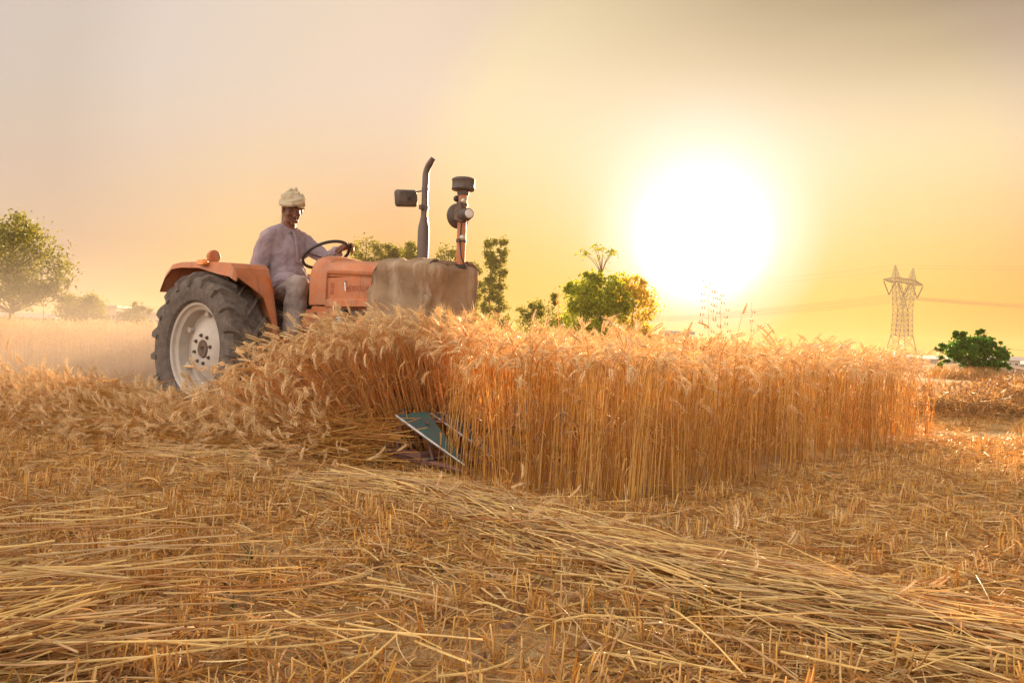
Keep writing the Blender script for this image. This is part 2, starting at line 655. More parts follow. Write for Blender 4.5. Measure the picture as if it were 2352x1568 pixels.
mb = MB()
xs = np.concatenate([[-1300, -600, -200, -60, -25], np.arange(-14, 14.01, 0.2), [25, 60, 200, 600, 1300]])
ys = np.concatenate([[-50, -25, -8, -2], np.arange(0.2, 17.01, 0.2), [20, 26, 35, 50, 80, 150, 400, 800, 1400]])
XX, YY = np.meshgrid(xs, ys)
ZZ = gz(XX, YY)
nx, ny = len(xs), len(ys)
vs = np.stack([XX.ravel(), YY.ravel(), ZZ.ravel()], 1)
me = bpy.data.meshes.new('ground')
idx = np.arange(nx * ny).reshape(ny, nx)
fs = np.stack([idx[:-1, :-1].ravel(), idx[:-1, 1:].ravel(), idx[1:, 1:].ravel(), idx[1:, :-1].ravel()], 1)
me.from_pydata(vs.tolist(), [], fs.tolist())
me.materials.append(M['soil'])
me.polygons.foreach_set('use_smooth', [True] * len(fs))
ground = bpy.data.objects.new('ground', me)
COL.objects.link(ground)
tag(ground, 'harvested field of brown soil covered with chaff', kind='structure')

# ------------------------------------------------------------------ straw pieces and wheat stalks (prototype meshes)
def rnd(a, b):
    return random.uniform(a, b)


def straw_into(mb, p, az, L, r, tilt=0.0, bow=0.0, sides=4, mi=0, kink=None):
    """a dry straw from p, along az, optionally bowed sideways or kinked"""
    p = Vector(p)
    d = Vector((math.cos(az) * math.cos(tilt), math.sin(az) * math.cos(tilt), math.sin(tilt)))
    sd = Vector((-math.sin(az), math.cos(az), 0))
    up = Vector((0, 0, 1))
    n = 5
    b2 = rnd(-0.4, 0.4) * bow
    pts = []
    for i in range(n):
        t = i / (n - 1)
        q = p + d * (L * t) + sd * (bow * L * 4 * t * (1 - t)) + up * (b2 * L * 3 * t * (1 - t))
        if kink and t > kink[0]:
            q += sd * ((t - kink[0]) * L * kink[1]) + up * ((t - kink[0]) * L * kink[2])
        pts.append(q)
    mb.tube(pts, [r, r * 0.97, r * 0.93, r * 0.88, r * 0.8], sides, mi)


def blade_into(mb, p, az, L, w, rise, droop, twist=0.0, mi=0, n=5):
    """a dry leaf blade: strip that rises, curls over and narrows"""
    p = Vector(p)
    a = Vector((math.cos(az), math.sin(az), 0))
    s = Vector((-math.sin(az), math.cos(az), 0))
    vs = []
    ang = rise
    q = p.copy()
    for i in range(n + 1):
        t = i / n
        ww = w * (1 - t) ** 0.6 * (0.6 + 0.4 * min(1, t * 4)) + 0.0004
        tw = twist * t
        side = (s * math.cos(tw) + Vector((0, 0, 1)) * math.sin(tw)) * ww
        vs += [q - side, q + side]
        q = q + (a * math.cos(ang) + Vector((0, 0, 1)) * math.sin(ang)) * (L / n)
        ang -= droop / n
    mb.add(vs, [(2 * i, 2 * i + 1, 2 * i + 3, 2 * i + 2) for i in range(n)], mi)


def ear_into(mb, pts, mi=1, wid=0.0062, awns=12, awnL=0.06):
    """bearded wheat ear along a centre line: two rows of spikelets and awns"""
    n = 9
    P_ = [Vector(p) for p in pts]

    def at(t):
        u = t * (len(P_) - 1)
        i = min(int(u), len(P_) - 2)
        return P_[i].lerp(P_[i + 1], u - i), (P_[i + 1] - P_[i]).normalized()
    c0, d0 = at(0.5)
    side = d0.orthogonal().normalized()
    ph = rnd(0, PI)
    side = Quaternion(d0, ph) @ side
    for i in range(n * 2):
        t = 0.02 + 0.93 * i / (n * 2 - 1)
        c, d = at(t)
        sd = (side - d * side.dot(d)).normalized()
        nn = d.cross(sd)
        sg = 1 if i % 2 else -1
        k = 0.65 + 0.5 * math.sin(PI * min(1, 0.15 + t * 0.85))
        L = 0.0145 * k
        w = wid * 0.62 * k
        ax = (d * 0.86 + sd * sg * 0.5).normalized()
        b = c + sd * (sg * wid * 0.25)
        m = b + ax * (L * 0.45)
        e1 = (sd * sg - ax * ax.dot(sd * sg)).normalized()
        e2 = ax.cross(e1)
        vs = [b, m + e1 * w, m + e2 * w * 1.1, m - e1 * w * 0.7, m - e2 * w * 1.1, b + ax * L]
        mb.add(vs, [(0, 2, 1), (0, 3, 2), (0, 4, 3), (0, 1, 4), (5, 1, 2), (5, 2, 3), (5, 3, 4), (5, 4, 1)], mi)
        if i % max(1, (n * 2 // max(1, awns))) == 0 and awns:
            dr = (ax * 0.9 + sd * sg * rnd(0.0, 0.35) + nn * rnd(-0.3, 0.3)).normalized()
            q = b + ax * L * 0.9
            tip = q + dr * awnL * rnd(0.7, 1.2) + Vector((0, 0, -0.004))
            pw = dr.orthogonal().normalized() * 0.00055
            mb.add([q - pw, q + pw, tip], [(0, 1, 2)], mi)


def stalk_into(mb, base, H, az, bend, nod, r=0.0021, leaves=2, ear=True, awns=12, simple=False):
    """a whole ripe stalk: stem that bows slightly and nods into the ear"""
    base = Vector(base)
    a = Vector((math.cos(az), math.sin(az), 0))
    s = Vector((-math.sin(az), math.cos(az), 0))
    pts = [base.copy()]
    q, ang = base.copy(), PI / 2 - rnd(-0.02, 0.05)
    n = 5
    for i in range(n):
        ang -= bend / n * (0.4 + 1.2 * i / n)
        q = q + (a * math.cos(ang) + Vector((0, 0, 1)) * math.sin(ang)) * (H * 0.86 / n) + s * rnd(-0.006, 0.006)
        pts.append(q.copy())
    for i in range(3):                       # the neck
        ang -= nod * 0.55 / 3
        q = q + (a * math.cos(ang) + Vector((0, 0, 1)) * math.sin(ang)) * (H * 0.14 / 3)
        pts.append(q.copy())
    rad = [r * (1.08 - 0.55 * i / (len(pts) - 1)) for i in range(len(pts))]
    mb.tube(pts, rad, 3 if simple else 4, 0, False)
    if ear:
        ep = [q.copy()]
        L = rnd(0.075, 0.105)
        for i in range(4):
            ang -= nod * 0.45 / 4
            q = q + (a * math.cos(ang) + Vector((0, 0, 1)) * math.sin(ang)) * (L / 4)
            ep.append(q.copy())
        ear_into(mb, ep, 1, rnd(0.0074, 0.0094), awns)
    for i in range(leaves):
        t = rnd(0.15, 0.75)
        j = min(int(t * 5), 4)
        c = pts[j].lerp(pts[j + 1], t * 5 - j)
        blade_into(mb, c, rnd(0, 2 * PI), rnd(0.10, 0.22), rnd(0.003, 0.0055), rnd(0.6, 1.3), rnd(1.5, 3.2), rnd(-1, 1), 2, 4)


WM = [M['stem'], M['ear'], M['dleaf']]
wheat_single = []
for i in range(14):
    mb = MB()
    stalk_into(mb, (0, 0, 0), rnd(0.78, 0.90), 0.0, rnd(0.02, 0.22), rnd(0.6, 2.9), rnd(0.0019, 0.0025), random.choice((1, 2, 2, 3)))
    wheat_single.append(mb.mesh('wheat_stalk', WM))
wheat_clump = []
for i in range(14):
    mb = MB()
    for j in range(7):
        w, d = rnd(0, 2 * PI), 0.075 * math.sqrt(random.random())
        stalk_into(mb, (d * math.cos(w), d * math.sin(w), 0), rnd(0.72, 0.92) if random.random() > 0.15 else rnd(0.5, 0.7), rnd(0, 2 * PI) if random.random() < 0.5 else rnd(-0.8, 0.8),
                   rnd(0.0, 0.22), rnd(0.5, 2.9), rnd(0.0018, 0.0024), random.choice((1, 2, 2)), True, 9, True)
    wheat_clump.append(mb.mesh('wheat_clump', WM))

stub_clump = []
for i in range(16):
    mb = MB()
    n = random.randint(4, 9)
    az0 = rnd(0, 2 * PI)
    for j in range(n):
        w, d = rnd(0, 2 * PI), 0.045 * math.sqrt(random.random())
        L = rnd(0.035, 0.115)
        tl = R(90) - abs(random.gauss(0, 0.38))
        straw_into(mb, (d * math.cos(w), d * math.sin(w), -0.01), az0 + random.gauss(0, 0.9), L, rnd(0.0016, 0.0028), tl, rnd(-0.03, 0.03), 5)
    for j in range(random.randint(2, 5)):
        blade_into(mb, (rnd(-.03, .03), rnd(-.03, .03), rnd(0, .04)), rnd(0, 2 * PI), rnd(0.05, 0.14), rnd(0.002, 0.0045), rnd(0.3, 1.3), rnd(1.0, 3.0), rnd(-1.5, 1.5), 1, 4)
    stub_clump.append(mb.mesh('stubble_tuft', [M['straw'], M['dleaf']]))

litter_clump = []
for i in range(14):
    mb = MB()
    for j in range(34):
        w, d = rnd(0, 2 * PI), 0.17 * math.sqrt(random.random())
        p = (d * math.cos(w), d * math.sin(w), rnd(0.002, 0.03))
        if random.random() < 0.6:
            straw_into(mb, p, rnd(0, 2 * PI), rnd(0.03, 0.17), rnd(0.0012, 0.0028), rnd(-0.12, 0.2), rnd(-0.1, 0.1), 3)
        else:
            blade_into(mb, p, rnd(0, 2 * PI), rnd(0.04, 0.13), rnd(0.0018, 0.0045), rnd(-0.1, 0.7), rnd(0.2, 2.4), rnd(-2, 2), 1, 4)
    litter_clump.append(mb.mesh('straw_litter', [M['litter'], M['dleaf']]))

long_straw = []                    # built along +X, middle at the origin
for i in range(12):
    mb = MB()
    L = rnd(0.14, 0.80)
    straw_into(mb, (-L / 2, 0, 0), 0, L, rnd(0.0017, 0.0037), 0, rnd(-0.08, 0.08), 5, 0, (rnd(0.4, 0.8), rnd(-0.4, 0.4), rnd(-0.1, 0.1)) if random.random() < 0.4 else None)
    if random.random() < 0.5:
        blade_into(mb, (rnd(-.2, .2) * L, 0, 0), rnd(-0.6, 0.6), rnd(0.1, 0.2), rnd(0.002, 0.004), rnd(0, 0.6), rnd(0.3, 1.6), rnd(-2, 2), 1, 4)
    long_straw.append(mb.mesh('loose_straw', [M['pale'], M['dleaf']]))
swath_straw = []                   # the same with an ear at one end
for i in range(12):
    mb = MB()
    H = rnd(0.6, 0.85)
    stalk_into(mb, (0, 0, 0), H, 0.0, rnd(0.0, 0.35), rnd(0.2, 1.6), rnd(0.0017, 0.0023), random.choice((1, 2)), True, 10)
    me = mb.mesh('cut_stalk', WM)
    co = np.zeros(len(me.vertices) * 3); me.vertices.foreach_get('co', co)
    co = co.reshape(-1, 3)
    co = np.stack([co[:, 2] - H / 2, co[:, 1], -co[:, 0]], 1)
    me.vertices.foreach_set('co', co.ravel()); me.update()
    swath_straw.append(me)

# ------------------------------------------------------------------ where the wheat stands (tractor frame)
CUT_R, CUT_L, FAR_L, HEAD_X = -1.03, 1.10, 4.95, 3.05     # right end of the cut, left end, far side of the strip, front of the reaper
END_X = float(tloc(np.array(0.90), np.array(4.40))[0])


def wheat_ok(x, y, jit=0.0):
    lx, ly = tloc(x, y)
    w1 = 0.06 * vnoise(x, y, 0.25, 5)
    end = END_X + w1 + 0.05 * (ly - CUT_R)
    inside = (lx < end) & (ly < FAR_L + w1) & (((ly > CUT_R + w1) & (lx > HEAD_X)) | (ly > CUT_L + w1))
    return inside


def clear_of_cover(x, y):
    lx, ly = tloc(x, y)
    return ly > CUT_L


def scatter_box(x0, x1, y0, y1, dens):
    n = int((x1 - x0) * (y1 - y0) * dens)
    return rng.uniform(x0, x1, n), rng.uniform(y0, y1, n)


# standing wheat: near part
x, y = scatter_box(-14, 7, 3.6, 26, 48)
m = wheat_ok(x, y)
dn = np.sqrt(x ** 2 + y ** 2)
m &= rng.random(len(x)) < np.clip(1.25 - dn / 30, 0.45, 1)
m &= np.abs(x) < y * 0.75 + 1.0
x, y = x[m], y[m]
n = len(x)
lean_az = rng.uniform(0, 2 * PI, n)
sc_ = 1.0 + 0.045 * vnoise(x, y, 0.7, 9) + rng.normal(0, 0.04, n)
o = scatter('standing_wheat', wheat_clump, np.stack([x, y, gz(x, y) - 0.01], 1),
            lean_rot(lean_az, np.abs(rng.normal(0, 0.06, n)) + (rng.random(n) < 0.05) * 0.2, rng.uniform(0, 2 * PI, n)), sc_, rng.integers(0, 14, n))
tag(o, 'strip of ripe golden wheat still standing ahead of the tractor', 'wheat', kind='stuff')

# edge stalks, each a thing of its own
def stalk_thing(mesh, loc, rot, scl, label, group):
    o = bpy.data.objects.new('wheat_stalk', mesh)
    COL.objects.link(o)
    o.location, o.rotation_euler, o.scale = loc, rot, (scl, scl, scl)
    tag(o, label, 'wheat stalk', group)
    return o


cand = []
while len(cand) < 190:
    if random.random() < 0.42:
        lx, ly = rnd(HEAD_X + 0.1, END_X), CUT_R + abs(random.gauss(0, 0.05)) - 0.03
    else:
        ly = rnd(CUT_R, FAR_L)
        lx = END_X + 0.05 * (ly - CUT_R) - abs(random.gauss(0, 0.05)) + 0.03
    cand.append(tworld(lx, ly))
for i, (x, y) in enumerate(cand):
    az = rnd(-0.9, 0.9) if random.random() < 0.7 else rnd(0, 2 * PI)
    rt = lean_rot([rnd(0, 6.28)], [abs(random.gauss(0, 0.06))], [az])[0]
    stalk_thing(wheat_single[i % 14], (x, y, float(gz(x, y)) - 0.01), tuple(map(float, rt)), rnd(0.95, 1.07),
                'ripe bearded wheat stalk upright on the cut edge of the standing wheat', 'wheat stalks along the cut edge')

# wheat being pushed over the end of the reaper: upright at the reaper, leaning more and more to the left
def fan(n, seed):
    g = np.random.default_rng(seed)
    u = g.random(n)                                  # 0 at the reaper end, 1 where it lies in the swath
    dep = g.random(n)                                # 0 in front, 1 close to the tractor
    bx = -0.10 - 1.12 * u + g.normal(0, 0.09, n)
    by = 5.20 + 0.10 * u + dep * (0.95 - 0.2 * u)
    lean = np.clip((0.05 + 0.48 * u + 1.75 * np.maximum(0, u - 0.6)) * (1.1 - 0.3 * dep) + g.normal(0, 0.09, n), 0, 1.5)
    az = PI + 0.35 + g.normal(0, 0.4, n)
    z = gz(bx, by) + 0.04 + 0.10 * u
    return bx, by, z, az, lean, u, g


bx, by, z, az, lean, u, g = fan(1050, 3)
lx, ly = tloc(bx, by)
m = ~((lx > 2.7) & (lx < 3.25) & (ly > -1.12) & (ly < -0.62)) | (u > 0.25)
m &= ~((by < 5.35) & (bx > -0.62))
bx, by, z, az, lean = bx[m], by[m], z[m], az[m], lean[m]
n = len(bx)
fan_stalk = []
for me in wheat_single:
    c2 = me.copy(); c2.materials[0] = M['stem_red']; fan_stalk.append(c2)
o = scatter('leaning_wheat', fan_stalk, np.stack([bx, by, z], 1), lean_rot(az, lean, az + g.normal(0, 0.9, n)), 1.02 + g.normal(0, 0.05, n), g.integers(0, 14, n))
tag(o, 'sheaf of cut wheat leaning left as the reaper pushes it out', 'wheat', kind='stuff')
bx, by, z, az, lean, u, g = fan(400, 8)
c_ = 0
for i in range(400):
    lx, ly = tloc(bx[i], by[i])
    if (2.7 < lx < 3.25 and ly > -1.12) or (by[i] < 5.35 and bx[i] > -0.62) or c_ >= 110 or u[i] < 0.15:
        continue
    c_ += 1
    rt = lean_rot([az[i]], [lean[i]], [az[i] + random.gauss(0, 0.9)])[0]
    stalk_thing(fan_stalk[i % 14], (bx[i], by[i] - 0.04, z[i]), tuple(map(float, rt)), rnd(0.97, 1.1),
                'ripe bearded wheat stalk leaning left beside the reaper', 'wheat stalks leaning at the reaper')

# ------------------------------------------------------------------ cut swath (left), straw swath (middle), straw heap (bottom left)
brown_stalk = []
for me in swath_straw:
    c2 = me.copy()
    c2.materials[0] = c2.materials[1] = M['brown']
    brown_stalk.append(c2)


def swath(name, protos, path, width, height, n, az0, azs, label, tilt_s=0.10, seed=0, hump=1.4):
    g = np.random.default_rng(seed)
    path = [np.array(p, dtype=float) for p in path]
    seg = [np.linalg.norm(b - a) for a, b in zip(path[:-1], path[1:])]
    cum = np.concatenate([[0], np.cumsum(seg)])
    s = g.random(n) * cum[-1]
    X, Y, TA = np.zeros(n), np.zeros(n), np.zeros(n)
    off = np.clip(g.normal(0, 0.42, n), -1.2, 1.2)
    for i in range(n):
        j = min(np.searchsorted(cum, s[i]) - 1, len(seg) - 1); j = max(j, 0)
        t = (s[i] - cum[j]) / seg[j]
        d = (path[j + 1] - path[j]) / seg[j]
        p = path[j] * (1 - t) + path[j + 1] * t + np.array([-d[1], d[0]]) * off[i] * width
        X[i], Y[i] = p
        TA[i] = math.atan2(d[1], d[0])
    H = height * np.exp(-(off * hump) ** 2) * (0.75 + 0.35 * vnoise(X, Y, 0.5, seed + 20))
    Z = gz(X, Y) + 0.008 + H * np.sqrt(g.random(n))
    keep = ~((X > -0.86) & (X < 0.8) & (Y > 4.62) & (Y < 7))                 # nothing lies on the end of the reaper
    X, Y, Z, TA = X[keep], Y[keep], Z[keep], TA[keep]
    n = len(X)
    az = TA + az0 + g.normal(0, azs, n)
    flip = g.random(n) < 0.5
    az = np.where(flip, az + PI, az) if protos is long_straw else az
    tilt = g.normal(0, tilt_s, n)
    o = scatter(name, protos, np.stack([X, Y, Z], 1), lay_rot(az, tilt, g.uniform(0, 2 * PI, n)), g.uniform(0.8, 1.1, n), g.integers(0, len(protos), n))
    return tag(o, label, 'straw', kind='stuff')


p0 = (-0.55, 5.05)
swath('cut_swath', swath_straw, [(-0.75, 5.05), (-1.6, 5.45), (-3.0, 6.35), (-5.2, 8.1), (-9.0, 11.1)], 0.62, 0.36, 5200, R(52), 0.55,
      'swath of freshly cut wheat with ears lying beside the tractor', 0.16, 31, 1.1)
swath('straw_swath', long_straw, [(-2.1, 5.0), (-1.2, 4.72), (-0.4, 4.15), (0.25, 3.2), (0.85, 2.66), (1.5, 2.2), (2.2, 1.75)], 0.36, 0.13, 2500, 0.10, 0.36,
      'band of long loose straw lying across the stubble', 0.05, 32, 1.3)
swath('eared_straw', swath_straw, [(-2.1, 5.0), (-1.2, 4.72), (-0.4, 4.15), (0.25, 3.2), (0.85, 2.66), (1.6, 2.1)], 0.36, 0.08, 110, 0.1, 0.35,
      'eared stalks mixed into the long band of loose straw', 0.06, 33, 1.3)
swath('straw_heap', long_straw, [(-3.2, 3.3), (-2.4, 2.75), (-1.65, 2.2), (-1.05, 1.75)], 0.36, 0.17, 1900, R(84), 0.50,
      'heap of thick pale straws in the bottom left foreground', 0.07, 34, 1.1)
swath('cut_wheat_heap', brown_stalk, [(10.5, 18.0), (14.0, 20.5), (20.0, 25.0)], 1.0, 0.55, 2400, R(60), 0.7,
      'farther brown heap of cut wheat below the dark green bush', 0.2, 36, 1.1)
swath('cut_wheat_heap', brown_stalk, [(5.6, 11.2), (7.5, 12.3), (11.0, 15.5)], 0.75, 0.48, 2600, R(60), 0.7,
      'dry brown heaps of cut wheat right of the standing strip', 0.2, 35, 1.1)

# loose straws that show largest, each a thing of its own
for i in range(300):
    while True:
        px, py = rnd(-30, 2380), 1130 + 450 * random.random() ** 0.7
        p = G(px, py)
        if not bool(wheat_ok(np.array(p.x), np.array(p.y))):
            break
    o = bpy.data.objects.new('loose_straw', long_straw[i % 12])
    COL.objects.link(o)
    heap = p.x < -0.5 and p.y < 3.2 and p.x + 0.9 * p.y < 1.7
    a = rnd(0.0, 0.55) if heap else (-0.62 + random.gauss(0, 0.4) if random.random() < 0.45 else rnd(0, 2 * PI))
    o.location = (p.x, p.y, float(gz(p.x, p.y)) + (0.17 * math.exp(-((p.x + 1.6) ** 2 + (p.y - 2.3) ** 2)) if heap else 0.03) + rnd(0, 0.04))
    o.rotation_euler = tuple(map(float, lay_rot([a], [random.gauss(0, 0.06)], [rnd(0, 6.28)])[0]))
    s_ = rnd(0.75, 1.15) if heap else rnd(0.25, 0.95)
    o.scale = (s_, 1.05, 1.05)
    tag(o, 'long pale dry straw lying loose on the stubble in front', 'straw', 'loose straws lying on the stubble')

# ------------------------------------------------------------------ stubble and litter
x, y = scatter_box(-9, 22, 1.3, 30, 95)
rows = np.abs(((tloc(x, y)[1] / 0.19) % 1.0) - 0.5)
dn = np.sqrt(x ** 2 + y ** 2)
m = ~wheat_ok(x, y) & (rows < 0.33) & (np.abs(x) < y * 0.72 + 0.6) & (rng.random(len(x)) < np.clip(1.3 - dn / 14, 0.22, 1))
patch = vnoise(x, y, 0.45, 41) + 0.5 * vnoise(x, y, 1.3, 42)
m &= patch > -0.55
bare = ((x - 1.62) / 0.45) ** 2 + ((y - 2.55) / 0.22) ** 2 < 1
m &= ~bare
x, y = x[m], y[m]
n = len(x)
o = scatter('stubble', stub_clump, np.stack([x, y, gz(x, y)], 1), np.stack([rng.normal(0, 0.12, n), rng.normal(0, 0.12, n), rng.uniform(0, 2 * PI, n)], 1),
            rng.uniform(0.75, 1.25, n), rng.integers(0, 16, n))
tag(o, 'short cut wheat stubble in rows across the field', 'stubble', kind='stuff')

x, y = scatter_box(-9, 12, 1.2, 15, 80)
dn = np.sqrt(x ** 2 + y ** 2)
m = ~wheat_ok(x, y) & (np.abs(x) < y * 0.72 + 0.6) & (rng.random(len(x)) < np.clip(1.35 - dn / 10, 0.25, 1)) & (vnoise(x, y, 0.6, 51) > -0.75)
bare = ((x - 1.62) / 0.38) ** 2 + ((y - 2.55) / 0.17) ** 2 < 1
m &= ~bare
x, y = x[m], y[m]
n = len(x)
o = scatter('straw_litter', litter_clump, np.stack([x, y, gz(x, y)], 1), np.stack([rng.normal(0, 0.06, n), rng.normal(0, 0.06, n), rng.uniform(0, 2 * PI, n)], 1),
            rng.uniform(0.7, 1.2, n), rng.integers(0, 14, n))
tag(o, 'chopped straw and chaff littering the ground between stubble', 'straw litter', kind='stuff')

# clods of earth between the stubble
clod = []
for i in range(8):
    mb = MB()
    mb.ball((0, 0, 0.002), (rnd(0.012, 0.022), rnd(0.010, 0.018), rnd(0.006, 0.012)), 8, 6)
    mb.v = [(p[0] * rnd(0.8, 1.2), p[1] * rnd(0.8, 1.2), p[2] * rnd(0.7, 1.25)) for p in mb.v]
    clod.append(mb.mesh('soil_clod', M['clod'], True))
x, y = scatter_box(-5, 5, 1.3, 6.5, 60)
m = ~wheat_ok(x, y) & (np.abs(x) < y * 0.72 + 0.4) & (vnoise(x, y, 0.5, 61) > -0.1)
x, y = x[m], y[m]
n = len(x)
o = scatter('soil_clods', clod, np.stack([x, y, gz(x, y)], 1), rng.uniform(0, 6.28, (n, 3)), rng.uniform(0.4, 1.6, n), rng.integers(0, 8, n))
tag(o, 'small clods of dry earth between the stubble', 'clods', kind='stuff')

# thin fresh green weeds at the foot of the stubble, right of the middle
gm = []
for i in range(6):
    mb = MB()
    for j in range(9):
        blade_into(mb, (rnd(-.02, .02), rnd(-.02, .02), 0), rnd(0, 6.28), rnd(0.04, 0.11), rnd(0.0015, 0.003), rnd(0.7, 1.4), rnd(0.4, 1.6), 0, 0, 3)
    gm.append(mb.mesh('green_weed', M['greenweed']))
x, y = scatter_box(-3, 6, 2.2, 9, 9)
m = ~wheat_ok(x, y) & (vnoise(x, y, 0.7, 71) > 0.25)
x, y = x[m], y[m]
n = len(x)
o = scatter('green_weeds', gm, np.stack([x, y, gz(x, y)], 1), np.stack([np.zeros(n), np.zeros(n), rng.uniform(0, 6.28, n)], 1), rng.uniform(0.6, 1.3, n), rng.integers(0, 6, n))
tag(o, 'thin fresh green weeds low among the stubble', 'weeds', kind='stuff')
# ------------------------------------------------------------------ tractor
ORA1, ORA2, DUST = (0.62, 0.155, 0.045), (0.50, 0.115, 0.035), (0.50, 0.36, 0.25)
k = NT('orange_paint')
c = k.mix(k.ramp(k.noise(5.0, 6, 0.62), [(0.32, 0.0), (0.68, 1.0)]), (0.52, 0.155, 0.046), (0.39, 0.105, 0.034))
c = k.mix(k.math('MULTIPLY', k.ramp(k.noise(11.0, 6, 0.72), [(0.38, 0.1), (0.66, 1.0)]), 0.55), c, (0.33, 0.22, 0.15))
c = k.mix(k.ramp(k.noise(13.0, 5, 0.7, stretch=(1, 1, 0.18)), [(0.54, 0.0), (0.70, 0.65)]), c, (0.20, 0.085, 0.045))
c = k.mix(k.ramp(k.noise(55.0, 4, 0.8), [(0.64, 0.0), (0.68, 0.8)]), c, (0.11, 0.05, 0.035))
M['orange'] = k.done(k.bsdf(c, k.ramp(k.noise(16, 4, 0.7), [(0.3, 0.38), (0.7, 0.75)]), 0.35, 0, k.bump(k.math('ADD', k.noise(4.5, 3, 0.5), k.math('MULTIPLY', k.noise(90, 3, 0.6), 0.06)), 0.35, 0.02)))
M['rubber'] = paint_mat('dusty_rubber', (0.035, 0.030, 0.030), (0.075, 0.062, 0.058), 7.0, 0.85, 0.2, 0, 0.4, 120, (0.24, 0.19, 0.16), 0.55)
M['rim'] = paint_mat('white_rim_paint', (0.55, 0.51, 0.48), (0.43, 0.39, 0.35), 6.0, 0.5, 0.35, 0, 0.1, 90, (0.42, 0.33, 0.25), 0.5)
M['darkmetal'] = paint_mat('dark_metal', (0.045, 0.038, 0.042), (0.085, 0.065, 0.06), 9.0, 0.55, 0.4, 0.3, 0.2, 120, (0.22, 0.16, 0.12), 0.3)
M['exhaust'] = paint_mat('black_exhaust_paint', (0.05, 0.042, 0.052), (0.09, 0.065, 0.06), 12.0, 0.42, 0.45, 0.35, 0.15, 140, (0.25, 0.16, 0.11), 0.25, (1, 1, 0.2))
M['black'] = paint_mat('black_plastic', (0.02, 0.019, 0.022), (0.035, 0.032, 0.034), 9.0, 0.45, 0.4, 0, 0.1, 150)
M['engine'] = paint_mat('engine_iron', (0.06, 0.04, 0.04), (0.11, 0.07, 0.06), 12.0, 0.7, 0.3, 0.2, 0.4, 80, (0.24, 0.16, 0.11), 0.5)
M['alu'] = paint_mat('cast_aluminium', (0.55, 0.52, 0.48), (0.40, 0.36, 0.32), 12.0, 0.45, 0.5, 0.6, 0.2, 120)
M['chrome'] = paint_mat('mirror_glass', (0.7, 0.7, 0.72), (0.6, 0.6, 0.62), 3.0, 0.08, 0.5, 1.0, 0.0, 20)
M['letter'] = paint_mat('dark_lettering', (0.34, 0.11, 0.055), (0.27, 0.09, 0.06), 20.0, 0.6, 0.3)
M['glass_amber'] = paint_mat('amber_lens', (0.75, 0.25, 0.05), (0.62, 0.20, 0.05), 20.0, 0.3, 0.5)
M['lens'] = paint_mat('headlamp_lens', (0.45, 0.42, 0.42), (0.55, 0.5, 0.48), 20.0, 0.25, 0.5)

tractor = empty('tractor', T_ORG, T_ANG)
tag(tractor, 'dusty orange farm tractor driving through the wheat with its exhaust stack raised', 'tractor')


def sm(o, ang=40):
    """smooth shading with hard edges kept"""
    me = o.data
    me.polygons.foreach_set('use_smooth', [True] * len(me.polygons))
    me.set_sharp_from_angle(angle=R(ang))
    return o


